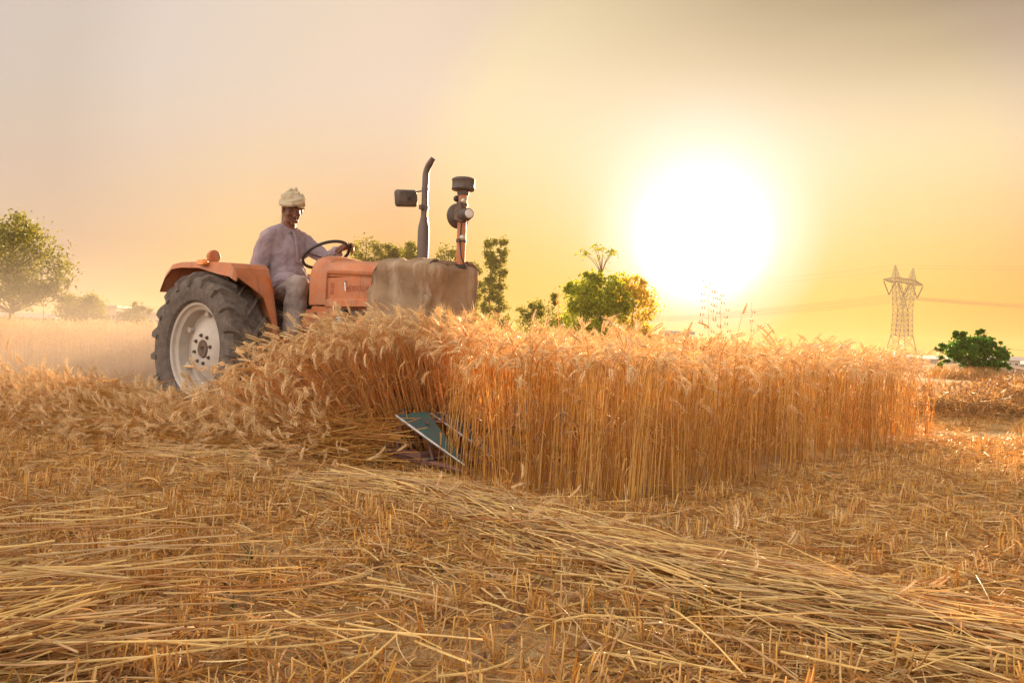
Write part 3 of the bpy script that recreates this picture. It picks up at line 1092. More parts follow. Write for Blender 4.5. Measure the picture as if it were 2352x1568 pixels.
def rear_wheel(side):
    """side -1: tractor's right"""
    RAD, HW = 0.645, 0.175
    w = empty('rear_wheel', (0, side * 0.725, 0.68), 0, tractor)
    mb = MB()
    prof = [(-0.125, 0.405), (-0.165, 0.43), (-0.185, 0.50), (-0.19, 0.545), (-0.18, 0.60), (-0.16, 0.628), (-0.08, 0.642), (0, 0.646),
            (0.08, 0.642), (0.16, 0.628), (0.18, 0.60), (0.19, 0.545), (0.185, 0.50), (0.165, 0.43), (0.125, 0.405)]
    mb.lathe(prof, 64, 'y')
    NL = 19
    for sd in (-1, 1):
        for i in range(NL):
            a0 = 2 * PI * (i + (0.5 if sd > 0 else 0)) / NL
            secs = []
            # from the middle of the tread outwards and down over the shoulder
            path = [(-0.012, 0.637, 0.0), (0.05, 0.636, 0.10), (0.11, 0.632, 0.195), (0.155, 0.622, 0.26), (0.184, 0.596, 0.295), (0.192, 0.55, 0.31)]
            for q, (yy, rr, da) in enumerate(path):
                hh = (0.044, 0.046, 0.050, 0.052, 0.034, 0.004)[q]
                wd = (0.032, 0.036, 0.042, 0.050, 0.056, 0.05)[q]
                aa = a0 + da * 1.05
                ring = []
                for (dw, dh) in ((-1.25, -0.01), (-0.75, 1.0), (0.75, 1.0), (1.25, -0.01)):
                    ang = aa + dw * wd * 0.5 / rr
                    if q < 4:
                        r_, y_ = rr + (hh if dh > 0 else -0.012), yy
                    elif q == 4:
                        r_, y_ = rr + (hh if dh > 0 else -0.012), yy + (0.018 if dh > 0 else -0.01)
                    else:
                        r_, y_ = rr, yy + (0.012 if dh > 0 else -0.008)
                    ring.append(Vector((math.cos(ang) * r_, y_ * sd, math.sin(ang) * r_)))
                secs.append(ring if sd > 0 else ring[::-1])
            mb.loft(secs)
    sm(mb.obj('tyre', M['rubber'], w), 38)
    o_ = side           # outward direction along y
    mb = MB()
    prof = [(0.128, 0.415), (0.140, 0.408), (0.132, 0.388), (0.105, 0.378), (0.095, 0.362), (0.02, 0.355), (-0.05, 0.350), (-0.115, 0.385), (-0.13, 0.41), (-0.14, 0.41), (-0.12, 0.372), (-0.05, 0.338), (0.02, 0.343), (0.09, 0.35), (0.12, 0.40)]
    mb.lathe([(a * o_, r_) for a, r_ in prof], 56, 'y')
    sm(mb.obj('rim', M['rim'], w), 30)
    mb = MB()
    prof = [(-0.005, 0.347), (-0.005, 0.30), (0.015, 0.27), (0.05, 0.20), (0.062, 0.175), (0.062, 0.085), (0.035, 0.075), (0.03, 0.0005)]
    mb.lathe([(a * o_, r_) for a, r_ in prof], 48, 'y')
    prof = [(-0.02, 0.347), (-0.02, 0.30), (0.0, 0.27), (0.035, 0.20), (0.045, 0.0005)]
    mb.lathe([(a * o_, r_) for a, r_ in prof], 48, 'y')
    sm(mb.obj('wheel_disc', M['rim'], w), 30)
    mb = MB()
    mb.lathe([(0.034 * o_, 0.0005), (0.066 * o_, 0.03), (0.066 * o_, 0.066), (0.05 * o_, 0.076)], 24, 'y')
    mb.lathe([(0.046 * o_, 0.0005), (-0.16 * o_, 0.07), (-0.3 * o_, 0.09)], 20, 'y')
    sm(mb.obj('hub', M['engine'], w))
    for i in range(8):
        a = 2 * PI * i / 8 + 0.2
        mb = MB()
        mb.lathe([(0.060 * o_, 0.019), (0.068 * o_, 0.019), (0.070 * o_, 0.013), (0.082 * o_, 0.012), (0.084 * o_, 0.0005)], 6, 'y', (0.125 * math.cos(a), 0, 0.125 * math.sin(a)))
        mb.obj('wheel_bolt', M['darkmetal'], w)
    for i in range(6):
        a = 2 * PI * i / 6 + 0.5
        mb = MB()
        mb.box((0.325 * math.cos(a), 0.02 * o_, 0.325 * math.sin(a)), (0.07, 0.05, 0.05), Matrix.Rotation(-a, 3, 'Y'))
        soften(mb.obj('rim_lug', M['rim'], w), 0.008)
    return w


rear_wheel(-1)
rear_wheel(1)


def front_wheel(side):
    w = empty('front_wheel', (1.98, side * 0.62, 0.36), 0, tractor)
    mb = MB()
    mb.lathe([(-0.06, 0.22), (-0.085, 0.25), (-0.09, 0.30), (-0.07, 0.345), (-0.045, 0.352), (-0.035, 0.335), (-0.02, 0.335), (-0.012, 0.358), (0.012, 0.358), (0.02, 0.335), (0.035, 0.335), (0.045, 0.352),
              (0.07, 0.345), (0.09, 0.30), (0.085, 0.25), (0.06, 0.22)], 40, 'y')
    sm(mb.obj('tyre', M['rubber'], w))
    mb = MB()
    mb.lathe([(0.07 * side, 0.225), (0.03 * side, 0.19), (0.03 * side, 0.10), (0.06 * side, 0.07), (0.06 * side, 0.0005)], 32, 'y')
    mb.lathe([(-0.07 * side, 0.225), (0.0, 0.19), (0.0, 0.0005)], 32, 'y')
    sm(mb.obj('rim', M['rim'], w))
    return w


front_wheel(-1)
front_wheel(1)

# mudguards
def fender(side):
    """bent sheet over the rear wheel with an inner wall and a turned down outer lip"""
    mb = MB()
    yi, yo = 0.50 * side, 0.845 * side
    th = 0.012
    prof = [(-0.66, 1.215), (-0.56, 1.37), (-0.45, 1.452), (-0.30, 1.468), (0.0, 1.462), (0.32, 1.448), (0.47, 1.432), (0.52, 1.395), (0.545, 1.33), (0.60, 1.18), (0.66, 0.95), (0.70, 0.72), (0.71, 0.56)]

    def sheet(outer, inner, flip=False):
        n = len(outer)
        vs = list(outer) + list(inner)
        fs = [(i, i + 1, n + i + 1, n + i) for i in range(n - 1)]
        return vs, fs
    # top sheet: outer edge narrows where it turns down in front
    oy = [yo] * 7 + [yo - side * 0.0, yo - side * 0.02, yo - side * 0.24, yo - side * 0.30, yo - side * 0.31, yo - side * 0.31]
    out = [Vector((p[0], oy[i], p[1] - 0.015)) for i, p in enumerate(prof)]
    inn = [Vector((p[0], yi, p[1])) for p in prof]
    vs, fs = sheet(out, inn); mb.add(vs, fs)
    vs, fs = sheet([v - Vector((0, 0, th)) for v in out], [v - Vector((0, 0, th)) for v in inn]); mb.add(vs, fs)
    # inner wall down to the axle
    low = [Vector((min(p[0], 0.66) * 0.9, yi + side * 0.006, max(0.56, 0.9 - 0.2 * i / 6) if i < 9 else 0.55)) for i, p in enumerate(prof)]
    vs, fs = sheet([v + Vector((0, side * 0.006, -0.002)) for v in inn], low); mb.add(vs, fs)
    # outer lip: shallow behind, deep over the front half
    lip_t = [v.copy() for v in out[:9]]
    dep = [0.035, 0.04, 0.045, 0.05, 0.055, 0.105, 0.11, 0.095, 0.05]
    lip_b = [v + Vector((0.0, side * 0.012, -dep[i])) for i, v in enumerate(lip_t)]
    vs, fs = sheet(lip_t, lip_b); mb.add(vs, fs)
    vs, fs = sheet([v - Vector((0, side * 0.01, 0)) for v in lip_t], [v - Vector((0, side * 0.01, 0)) for v in lip_b]); mb.add(vs, fs)
    # front flange
    fl = [Vector((p[0] + 0.002, yi - side * 0.0, p[1])) for p in prof[8:]]
    fo = [v + Vector((0.03, side * 0.02, 0.0)) for v in fl]
    vs, fs = sheet(fl, fo); mb.add(vs, fs)
    o = mb.obj('mudguard', M['orange'], tractor)
    sm(o, 30)
    return o


fender(-1)
fender(1)
mb = MB()
mb.lathe([(-0.045, 0.0005), (-0.045, 0.03), (-0.03, 0.048), (0.0, 0.060), (0.03, 0.060), (0.036, 0.055), (0.036, 0.0005)], 24, 'x', (-0.2, -0.60, 1.525))
mb.tube([(-0.2, -0.60, 1.45), (-0.2, -0.60, 1.47)], 0.02, 8)
wl_ = sm(mb.obj('work_lamp', M['orange'], tractor))
mb = MB(); mb.lathe([(-0.046, 0.0005), (-0.050, 0.02), (-0.046, 0.036)], 20, 'x', (-0.2, -0.60, 1.525)); mb.obj('lamp_lens', M['lens'], wl_)
mb = MB(); mb.box((0.09, -0.875, 1.435), (0.10, 0.05, 0.05)); mb.tube([(0.14, -0.875, 1.435), (0.165, -0.885, 1.43)], 0.02, 8)
soften(mb.obj('turn_signal', M['glass_amber'], tractor), 0.015)

# bonnet
def hood_sec(x, zt, w, zb):
    h = [(0.0, zt), (w * 0.62, zt - 0.008), (w * 0.86, zt - 0.035), (w * 0.97, zt - 0.075), (w, zt - 0.10), (w * 0.985, zt - 0.125), (w * 0.93, zt - 0.14), (w * 0.93, zb)]
    pts = [Vector((x, -a, b)) for a, b in h] + [Vector((x, a, b)) for a, b in h[::-1][:-1]]
    return pts


mb = MB()
mb.loft([hood_sec(x, zt, w, zt - 0.155) for x, zt, w in ((1.03, 1.50, 0.285), (1.2, 1.492, 0.29), (1.5, 1.475, 0.292), (1.9, 1.452, 0.29), (2.08, 1.438, 0.275), (2.12, 1.40, 0.25))])
soften(sm(mb.obj('bonnet', M['orange'], tractor), 25), 0.006)
# dashboard cowl behind it, rounded over the top
mb = MB()
secs = []
for x, zt, w in ((0.765, 1.40, 0.245), (0.79, 1.49, 0.27), (0.83, 1.535, 0.28), (0.90, 1.548, 0.285), (1.0, 1.525, 0.288), (1.035, 1.505, 0.288)):
    h = [(0.0, zt), (w * 0.55, zt - 0.006), (w * 0.80, zt - 0.03), (w * 0.95, zt - 0.085), (w, zt - 0.15), (w, 1.10)]
    secs.append([Vector((x, -a, b)) for a, b in h] + [Vector((x, a, b)) for a, b in h[::-1][:-1]])
mb.loft(secs)
soften(sm(mb.obj('dashboard_cowl', M['orange'], tractor), 30), 0.008)
for sd in (-1, 1):
    mb = MB()
    # side panel: flat field, raised lower rail
    y0 = 0.262 * sd
    mb.box((1.43, y0, 1.235), (0.80, 0.016, 0.20))
    mb.box((1.43, y0 + 0.012 * sd, 1.115), (0.805, 0.034, 0.058))
    mb.box((1.43, y0 + 0.004 * sd, 1.148), (0.802, 0.022, 0.018))
    sp = soften(mb.obj('side_panel', M['orange'], tractor), 0.006)
    if sd < 0:
        cu = bpy.data.curves.new('lettering', 'FONT')
        cu.body = 'NEWHOLLAND'
        cu.size = 0.074
        cu.extrude = 0.0012
        tmp = bpy.data.objects.new('lettering_raw', cu)
        COL.objects.link(tmp)
        dg = bpy.context.evaluated_depsgraph_get()
        tm = bpy.data.meshes.new_from_object(tmp.evaluated_get(dg))
        bpy.data.objects.remove(tmp)
        tm.materials.clear(); tm.materials.append(M['letter'])
        lo = bpy.data.objects.new('lettering', tm)
        COL.objects.link(lo)
        lo.parent = sp
        lo.rotation_euler = (PI / 2, 0, 0)
        lo.scale = (0.62, 1, 1)
        lo.location = (1.285, y0 - 0.0095, 1.215)
        mb = MB()
        for z0 in (0.0, 0.055):
            mb.box((1.095, y0 - 0.0095, 1.215 + z0), (0.045, 0.003, 0.045))
        soften(mb.obj('badge', M['letter'], sp), 0.002)
        mb = MB()
        mb.tube([(1.27, y0 - 0.012, 1.305), (1.275, y0 - 0.025, 1.29), (1.285, y0 - 0.025, 1.22)], 0.006, 6)
        mb.obj('latch', M['chrome'], sp)
    # lower bracket under the cowl
    mb = MB()
    mb.box((0.985, 0.262 * sd, 1.035), (0.30, 0.03, 0.11))
    br = soften(mb.obj('bracket', M['orange'], tractor), 0.006)
    for xx in (0.90, 1.07):
        mb = MB(); mb.lathe([(0.275 * sd, 0.012), (0.288 * sd, 0.012), (0.290 * sd, 0.0005)], 6, 'y', (xx, 0, 1.03)); mb.obj('bolt', M['darkmetal'], br)

# engine and transmission
mb = MB()
mb.box((1.62, 0, 0.86), (1.2, 0.36, 0.42)); mb.box((0.75, 0, 0.72), (0.9, 0.34, 0.36)); mb.box((0.0, 0, 0.70), (0.75, 0.5, 0.42))
mb.tube([(0, -0.62, 0.68), (0, 0.62, 0.68)], 0.11, 16)
mb.box((1.45, -0.21, 0.98), (0.35, 0.10, 0.16)); mb.box((1.95, -0.20, 0.80), (0.3, 0.08, 0.12))
soften(mb.obj('engine_block', M['engine'], tractor), 0.02)
mb = MB()
for i in range(6):
    mb.lathe([(0.90 + i * 0.022, 0.0005), (0.90 + i * 0.022, 0.052), (0.912 + i * 0.022, 0.052), (0.912 + i * 0.022, 0.0005)], 16, 'z', (1.18, -0.235, 0))
mb.tube([(1.18, -0.235, 0.86), (1.18, -0.235, 1.06)], 0.036, 12)
sm(mb.obj('oil_filter', M['alu'], tractor))
mb = MB()
mb.tube([(1.3, -0.24, 0.9), (1.5, -0.26, 0.86), (1.7, -0.25, 0.92), (1.9, -0.24, 0.9)], 0.015, 8)
mb.tube([(1.28, -0.23, 1.05), (1.4, -0.27, 1.02), (1.6, -0.27, 1.04)], 0.008, 6)
mb.obj('fuel_pipe', M['darkmetal'], tractor)
mb = MB()
mb.tube([(1.98, -0.58, 0.37), (1.98, -0.3, 0.42), (1.98, 0.3, 0.42), (1.98, 0.58, 0.37)], 0.05, 10)
mb.box((2.1, 0, 0.6), (0.4, 0.3, 0.3))
soften(mb.obj('front_axle', M['engine'], tractor), 0.01)
mb = MB()
mb.box((1.98, 0, 1.12), (0.30, 0.46, 0.48))
soften(mb.obj('radiator', M['engine'], tractor), 0.03)
# foot platform, pedal, seat
for sd in (-1, 1):
    mb = MB()
    mb.box((0.66, 0.36 * sd, 0.70), (0.62, 0.30, 0.02)); mb.box((0.98, 0.36 * sd, 0.76), (0.02, 0.30, 0.14), Matrix.Rotation(R(-25), 3, 'Y'))
    soften(mb.obj('foot_plate', M['darkmetal'], tractor), 0.005)
mb = MB()
mb.box((0.02, 0, 1.135), (0.44, 0.46, 0.09)); mb.box((-0.22, 0, 1.30), (0.09, 0.44, 0.30), Matrix.Rotation(R(-12), 3, 'Y'))
seat = soften(mb.obj('seat', M['black'], tractor), 0.035, 3)
mb = MB(); mb.box((0.0, 0, 1.0), (0.28, 0.28, 0.2)); mb.obj('seat_post', M['darkmetal'], tractor)
# steering wheel and column
SW_C, SW_T = Vector((0.665, 0.0, 1.575)), R(31)
sw_rot = Matrix.Rotation(-SW_T, 3, 'Y')
SW_R = 0.215
mb = MB()
ring = []
for i in range(40):
    a = 2 * PI * i / 40
    ring.append([SW_C + sw_rot @ (Vector((math.cos(a), math.sin(a), 0)) * (SW_R + 0.0145 * math.cos(b * PI / 4)) + Vector((0, 0, 0.0145 * math.sin(b * PI / 4)))) for b in range(8)])
ring.append(ring[0])
mb.loft(ring, cap=False)
sw = sm(mb.obj('steering_wheel', M['black'], tractor), 60)
for a in (0.5, 0.5 + 2 * PI / 3, 0.5 + 4 * PI / 3):
    mb = MB()
    mb.tube([SW_C + sw_rot @ Vector((0, 0, -0.05)), SW_C + sw_rot @ Vector((math.cos(a) * 0.10, math.sin(a) * 0.10, -0.03)), SW_C + sw_rot @ Vector((math.cos(a) * SW_R, math.sin(a) * SW_R, 0))], 0.009, 8)
    mb.obj('spoke', M['darkmetal'], sw)
mb = MB()
hub_c = SW_C + sw_rot @ Vector((0, 0, -0.05))
mb.tube([hub_c + sw_rot @ Vector((0, 0, 0.02)), hub_c], 0.045, 14)
mb.tube([hub_c, hub_c + sw_rot @ Vector((0, 0, -0.32))], 0.024, 12)
sm(mb.obj('steering_column', M['darkmetal'], sw), 40)

# exhaust stack with its mirror
mb = MB()
ex, ey = 1.885, 0.0
path = [(1.42, 0.047), (1.72, 0.047), (1.76, 0.044), (1.83, 0.029), (1.86, 0.0265), (2.08, 0.0265), (2.16, 0.0265)]
pts = [Vector((ex, ey, z)) for z, r_ in path]
rad = [r_ for z, r_ in path]
for i in range(1, 8):
    a = R(42) * i / 7
    pts.append(Vector((ex + 0.16 * (1 - math.cos(a)), ey, 2.16 + 0.16 * math.sin(a))))
    rad.append(0.0265)
pts.append(pts[-1] + Vector((math.sin(R(42)) * 0.05, 0, math.cos(R(42)) * 0.05))); rad.append(0.022)
mb.tube(pts, rad, 18)
exh = sm(mb.obj('exhaust_stack', M['exhaust'], tractor), 50)
mb = MB(); mb.tube([(ex, ey, 1.895), (ex, ey, 1.925)], 0.034, 16); mb.box((ex + 0.01, -0.045, 1.91), (0.03, 0.03, 0.035))
mb.obj('clamp', M['darkmetal'], exh)
mb = MB(); mb.tube([(ex, ey, 2.065), (ex, ey, 2.072)], 0.030, 16); mb.obj('weld_ring', M['darkmetal'], exh)
# mirror: faces back to the driver
mc = Vector((1.765, -0.09, 1.985))
mb = MB()
mb.tube([(ex - 0.02, -0.015, 2.05), (ex - 0.075, -0.05, 2.035), mc + Vector((0.02, 0.0, 0.0))], 0.006, 6)
arm = mb.obj('mirror_arm', M['darkmetal'], tractor)
mr_ = Matrix.Rotation(R(-12), 3, 'Z') @ Matrix.Rotation(R(7), 3, 'X')
mb = MB()


def rrect(w, h, r_, d, n=5):
    out = []
    for cx, cy, a0 in ((w - r_, h - r_, 0), (-w + r_, h - r_, 90), (-w + r_, -h + r_, 180), (w - r_, -h + r_, 270)):
        for i in range(n):
            a = R(a0 + 90 * i / (n - 1))
            out.append(mc + mr_ @ Vector((d, cx + r_ * math.cos(a), cy + r_ * math.sin(a))))
    return out


mb.loft([rrect(0.100, 0.066, 0.022, -0.022), rrect(0.103, 0.069, 0.024, -0.016), rrect(0.103, 0.069, 0.024, 0.0), rrect(0.085, 0.055, 0.03, 0.03), rrect(0.04, 0.025, 0.02, 0.042)])
mir = sm(mb.obj('mirror', M['darkmetal'], tractor), 35)
mb = MB(); mb.loft([rrect(0.090, 0.058, 0.018, -0.0225), rrect(0.090, 0.058, 0.018, -0.0235)]); mb.obj('mirror_glass', M['chrome'], mir)
mb = MB(); mb.ball(mc + mr_ @ Vector((0.045, 0, 0)), 0.018, 10, 7); mb.obj('ball_joint', M['black'], mir)

# air intake with pre-cleaner, head lamps strapped to it
ax_, ay_ = 2.22, 0.09
mb = MB(); mb.tube([(ax_, ay_, 1.42), (ax_, ay_, 2.02)], 0.036, 18)
intake = sm(mb.obj('air_intake_pipe', M['orange'], tractor), 50)
mb = MB()
mb.lathe([(2.00, 0.0005), (2.00, 0.045), (2.035, 0.05), (2.04, 0.088), (2.05, 0.094), (2.062, 0.090), (2.11, 0.090), (2.116, 0.094), (2.128, 0.092), (2.138, 0.075), (2.144, 0.0005)], 32, 'z', (ax_, ay_, 0))
sm(mb.obj('precleaner_cap', M['darkmetal'], intake), 35)
mb = MB()
mb.tube([(ax_, ay_, 1.42), (ax_, ay_, 1.445)], 0.05, 16)
mb.obj('base_collar', M['black'], intake)
for z in (1.925, 1.80, 1.635):
    mb = MB(); mb.tube([(ax_, ay_, z - 0.01), (ax_, ay_, z + 0.012)], 0.042, 16); mb.box((ax_ + 0.02, ay_ - 0.05, z), (0.03, 0.03, 0.025))
    mb.obj('strap', M['darkmetal'], intake)
# big lamp behind, seen from the side: bowl facing forward-left, body on the pipe
lamp_dir = Vector((-0.25, 0.97, 0)).normalized()
lq = lamp_dir.to_track_quat('Z', 'Y').to_matrix()
mb = MB()


def lathe_dir(mb, prof, c, q, n=28):
    secs = []
    for a, r_ in prof:
        secs.append([Vector(c) + q @ Vector((math.cos(2 * PI * j / n) * r_, math.sin(2 * PI * j / n) * r_, a)) for j in range(n)])
    mb.loft(secs)


view = Vector((-0.95, 0.30, 0.0)).normalized()       # lamp looks back over the bonnet
lq = view.to_track_quat('Z', 'Y').to_matrix()
lathe_dir(mb, [(0.0, 0.03), (0.03, 0.07), (0.05, 0.098), (0.058, 0.104), (0.07, 0.102), (0.078, 0.085), (0.082, 0.01)], Vector((ax_ - 0.02, ay_ + 0.02, 1.845)), lq)
sm(mb.obj('horn', M['darkmetal'], intake), 40)
fq = Vector((0.9, -0.45, 0.0)).normalized().to_track_quat('Z', 'Y').to_matrix()
mb = MB()
lathe_dir(mb, [(0.0, 0.05), (0.04, 0.056), (0.09, 0.05), (0.10, 0.042), (0.135, 0.042), (0.14, 0.036)], Vector((ax_ + 0.01, ay_ - 0.01, 1.835)), fq, 20)
lamp = sm(mb.obj('head_lamp', M['darkmetal'], intake), 40)
mb = MB(); lathe_dir(mb, [(0.138, 0.037), (0.146, 0.03), (0.148, 0.001)], Vector((ax_ + 0.01, ay_ - 0.01, 1.835)), fq, 20); mb.obj('lamp_lens', M['lens'], intake)
mb = MB()
mb.box((ax_, ay_ - 0.035, 1.86), (0.075, 0.05, 0.13)); mb.box((ax_ + 0.03, ay_ - 0.05, 1.79), (0.06, 0.03, 0.02))
soften(mb.obj('lamp_bracket', M['engine'], intake), 0.006)
for z, L_ in ((1.945, 0.10), (1.655, 0.055)):
    mb = MB(); mb.tube([(ax_ + 0.03, ay_ - 0.03, z), (ax_ + 0.03 + L_ * 0.8, ay_ - 0.03 - L_ * 0.45, z + 0.012)], 0.008, 8); mb.ball((ax_ + 0.05, ay_ - 0.045, z), 0.024, 10, 7)
    mb.obj('clamp_bolt', M['alu'], intake)
mb = MB(); mb.ball((ax_ - 0.05, ay_ - 0.02, 1.975), 0.026, 10, 7); mb.tube([(ax_ - 0.04, ay_ - 0.02, 1.95), (ax_ - 0.02, ay_, 1.93)], 0.012, 8); mb.obj('bulb_horn', M['black'], intake)
mb = MB(); mb.tube([(ax_ + 0.03, ay_ - 0.045, 1.90), (ax_ + 0.055, ay_ - 0.06, 1.80), (ax_ + 0.035, ay_ - 0.05, 1.70), (ax_ + 0.03, ay_ - 0.045, 1.6), (ax_ + 0.06, ay_ - 0.06, 1.5), (ax_ + 0.09, ay_ - 0.05, 1.43)], 0.006, 6); mb.obj('cable', M['black'], intake)

# ------------------------------------------------------------------ canvas cover over the front of the bonnet
k = NT('dusty_canvas')
n1 = k.noise(3.0, 6, 0.65)
c = k.mix(k.ramp(n1, [(0.3, 0.0), (0.7, 1.0)]), (0.19, 0.125, 0.08), (0.31, 0.215, 0.14))
streak = k.noise(7.0, 6, 0.7, stretch=(1.0, 1.0, 0.16))
c = k.mix(k.ramp(streak, [(0.50, 0.0), (0.66, 0.85)]), c, (0.40, 0.31, 0.235))
spots = k.noise(38.0, 4, 0.75, stretch=(1, 1, 0.35))
c = k.mix(k.ramp(spots, [(0.62, 0.0), (0.70, 0.55)]), c, (0.10, 0.06, 0.04))
M['canvas'] = k.done(k.bsdf(c, 0.9, 0.12, 0, k.bump(k.math('ADD', k.noise(9, 5, 0.6), k.math('MULTIPLY', k.noise(240, 2, 0.5), 0.12)), 0.7, 0.02)))
cov = MB()
NU, NV = 96, 30
secs = []
# plan outline: a rounded rectangle with its back open at x=1.62
for vi in range(NV + 1):
    v = vi / NV
    row = []
    for ui in range(NU + 1):
        u = ui / NU
        # outline runs right side (back to front), front, left side
        Ls, Lf = 0.68, 0.66
        s = u * (2 * Ls + Lf)
        if s < Ls:
            px, py, nrm_ = 1.60 + s, -0.335, (0, -1)
        elif s < Ls + Lf:
            px, py, nrm_ = 1.60 + Ls, -0.335 + (s - Ls) * 0.67 / Lf, (1, 0)
        else:
            px, py, nrm_ = 1.60 + Ls - (s - Ls - Lf), 0.335, (0, 1)
        # rounded corners
        for cx_, cy_, sy in ((1.60 + Ls - 0.14, -0.195, -1), (1.60 + Ls - 0.14, 0.195, 1)):
            if px > cx_ and py * sy > cy_ * sy:
                d = Vector((px - cx_, py - cy_)); d = d.normalized() * 0.14 if d.length > 0.14 else d
                px, py = cx_ + d.x, cy_ + d.y
        if nrm_[0] == 0:
            px = max(px, 1.60 + 0.16 * (1 - min(1, v / 0.42)) ** 0.8 + 0.012 * math.sin(v * 40))
        # drape: top part folds inwards onto the bonnet
        if v < 0.22:
            t = v / 0.22
            ix = 1.60 + (px - 1.60) * 1.0 if nrm_[0] == 0 else px
            inn_ = math.sin(t * PI / 2)
            px2 = 1.60 + (px - 1.60) * (0.72 + 0.28 * inn_) if nrm_[0] else px * 1.0
            py2 = py * (0.55 + 0.45 * inn_)
            z = 1.468 - 0.075 * (1 - math.cos(t * PI / 2)) - 0.012 * (px - 1.6)
            px, py = px2, py2
        else:
            t = (v - 0.22) / 0.78
            hem = 0.72 + 0.05 * math.sin(u * 17) + 0.03 * math.sin(u * 41)
            z = 1.393 - t * (1.393 - hem) - 0.012 * (px - 1.6)
            fold = 0.014 * math.sin(u * 19 + 1.3 * math.sin(t * 3)) * t + 0.007 * math.sin(u * 57 + 2 * t) * t
            flare = -0.035 * math.sin(t * PI * 0.9) + 0.02 * t
            px += nrm_[0] * (fold + flare); py += nrm_[1] * (fold + flare)
        # sagging crease over the front corner
        if nrm_[0] == 1 and 0.1 < v < 0.5:
            px += 0.03 * math.sin((py + 0.33) / 0.67 * PI * 2.2) * math.sin((v - 0.1) / 0.4 * PI)
        row.append(Vector((px, py, z)))
    secs.append(row)
vs = [p for r_ in secs for p in r_]
W_ = NU + 1
cov.add(vs, [(i * W_ + j, (i + 1) * W_ + j, (i + 1) * W_ + j + 1, i * W_ + j + 1) for i in range(NV) for j in range(NU)])
# top sheet
top = []
for i in range(13):
    x_ = 1.60 + 0.74 * 0.98 * i / 12
    top.append([Vector((min(x_ + 0.05, 2.20), -0.21 + 0.42 * j / 8, 1.466 - 0.012 * (x_ - 1.6) - (0.03 if i == 12 else 0) - (0.012 if j in (0, 8) else 0) + 0.006 * math.sin(i * 2.1 + j))) for j in range(9)])
cov.loft(top, closed=False, cap=False)
canvas = cov.obj('canvas_cover', M['canvas'])
canvas.matrix_world = T_M
canvas.data.polygons.foreach_set('use_smooth', [True] * len(canvas.data.polygons))
t_ = bpy.data.textures.new('canvas_folds', 'CLOUDS'); t_.noise_scale, t_.noise_depth = 0.26, 3
d_ = canvas.modifiers.new('folds', 'DISPLACE'); d_.texture, d_.strength, d_.mid_level = t_, 0.10, 0.5
s_ = canvas.modifiers.new('thick', 'SOLIDIFY'); s_.thickness = 0.004
tag(canvas, 'brown dusty canvas draped over the front of the orange tractor', 'cover')
# ------------------------------------------------------------------ the driver (tractor frame, seated at the wheel)
k = NT('skin')
c = k.mix(k.ramp(k.noise(14, 4, 0.6), [(0.3, 0.0), (0.7, 1.0)]), (0.12, 0.042, 0.025), (0.18, 0.068, 0.04))
M['skin'] = k.done(k.bsdf(c, 0.5, 0.35, 0, k.bump(k.noise(120, 3, 0.6), 0.2, 0.003)))


def cloth_mat(name, c1, c2, c3):
    k = NT(name)
    c = k.mix(k.ramp(k.noise(5.5, 5, 0.65), [(0.35, 0.0), (0.65, 1.0)]), c1, c2)
    c = k.mix(k.ramp(k.noise(9.0, 4, 0.6), [(0.60, 0.0), (0.72, 0.8)]), c, c3)
    hb = k.math('ADD', k.noise(16, 4, 0.6, stretch=(1, 1, 0.5)), k.math('MULTIPLY', k.noise(300, 2, 0.5), 0.08))
    return k.done(k.bsdf(c, 0.9, 0.1, 0, k.bump(hb, 0.35, 0.02)))


M['shirt'] = cloth_mat('lavender_cotton', (0.24, 0.19, 0.225), (0.31, 0.25, 0.28), (0.14, 0.10, 0.13))
M['trouser'] = cloth_mat('grey_cotton', (0.24, 0.20, 0.19), (0.32, 0.27, 0.25), (0.15, 0.12, 0.11))
M['turban'] = cloth_mat('cream_cotton', (0.34, 0.29, 0.195), (0.46, 0.39, 0.28), (0.20, 0.15, 0.09))
M['hair'] = paint_mat('greying_hair', (0.045, 0.035, 0.03), (0.11, 0.09, 0.08), 60, 0.6, 0.3)
M['eye'] = paint_mat('shaded_eye_white', (0.17, 0.11, 0.085), (0.15, 0.10, 0.08), 10, 0.25, 0.5)  # shade of the eye sockets is put into this darkened colour
M['pupil'] = paint_mat('dark_iris', (0.015, 0.008, 0.005), (0.02, 0.01, 0.006), 10, 0.2, 0.5)
M['shoe'] = paint_mat('dusty_leather', (0.07, 0.045, 0.03), (0.13, 0.09, 0.06), 14, 0.7, 0.3)

HEAD = Vector((0.155, -0.01, 2.015))
h_rot = Matrix.Rotation(R(-24), 3, 'Z') @ Matrix.Rotation(R(17), 3, 'Y')      # turned a little right, looking down


def H(x, y, z):
    return HEAD + h_rot @ (Vector((x, y, z)) * 1.11)


body = MB()
# torso and pelvis
for a, b, ra, rb in (((0.02, 0, 1.24), (0.05, 0, 1.42), 0.155, 0.150), ((0.05, 0, 1.42), (0.065, 0, 1.64), 0.145, 0.145),
                     ((0.065, 0.09, 1.65), (0.07, 0.13, 1.735), 0.09, 0.07), ((0.065, -0.09, 1.65), (0.07, -0.13, 1.735), 0.09, 0.07),
                     ((0.075, -0.13, 1.755), (0.075, 0.13, 1.755), 0.06, 0.06), ((0.075, 0, 1.77), (0.10, 0, 1.91), 0.070, 0.066)):
    body.capsule(a, b, ra, rb, 14)
body.ball((0.02, 0, 1.25), (0.17, 0.19, 0.12), 14, 9)
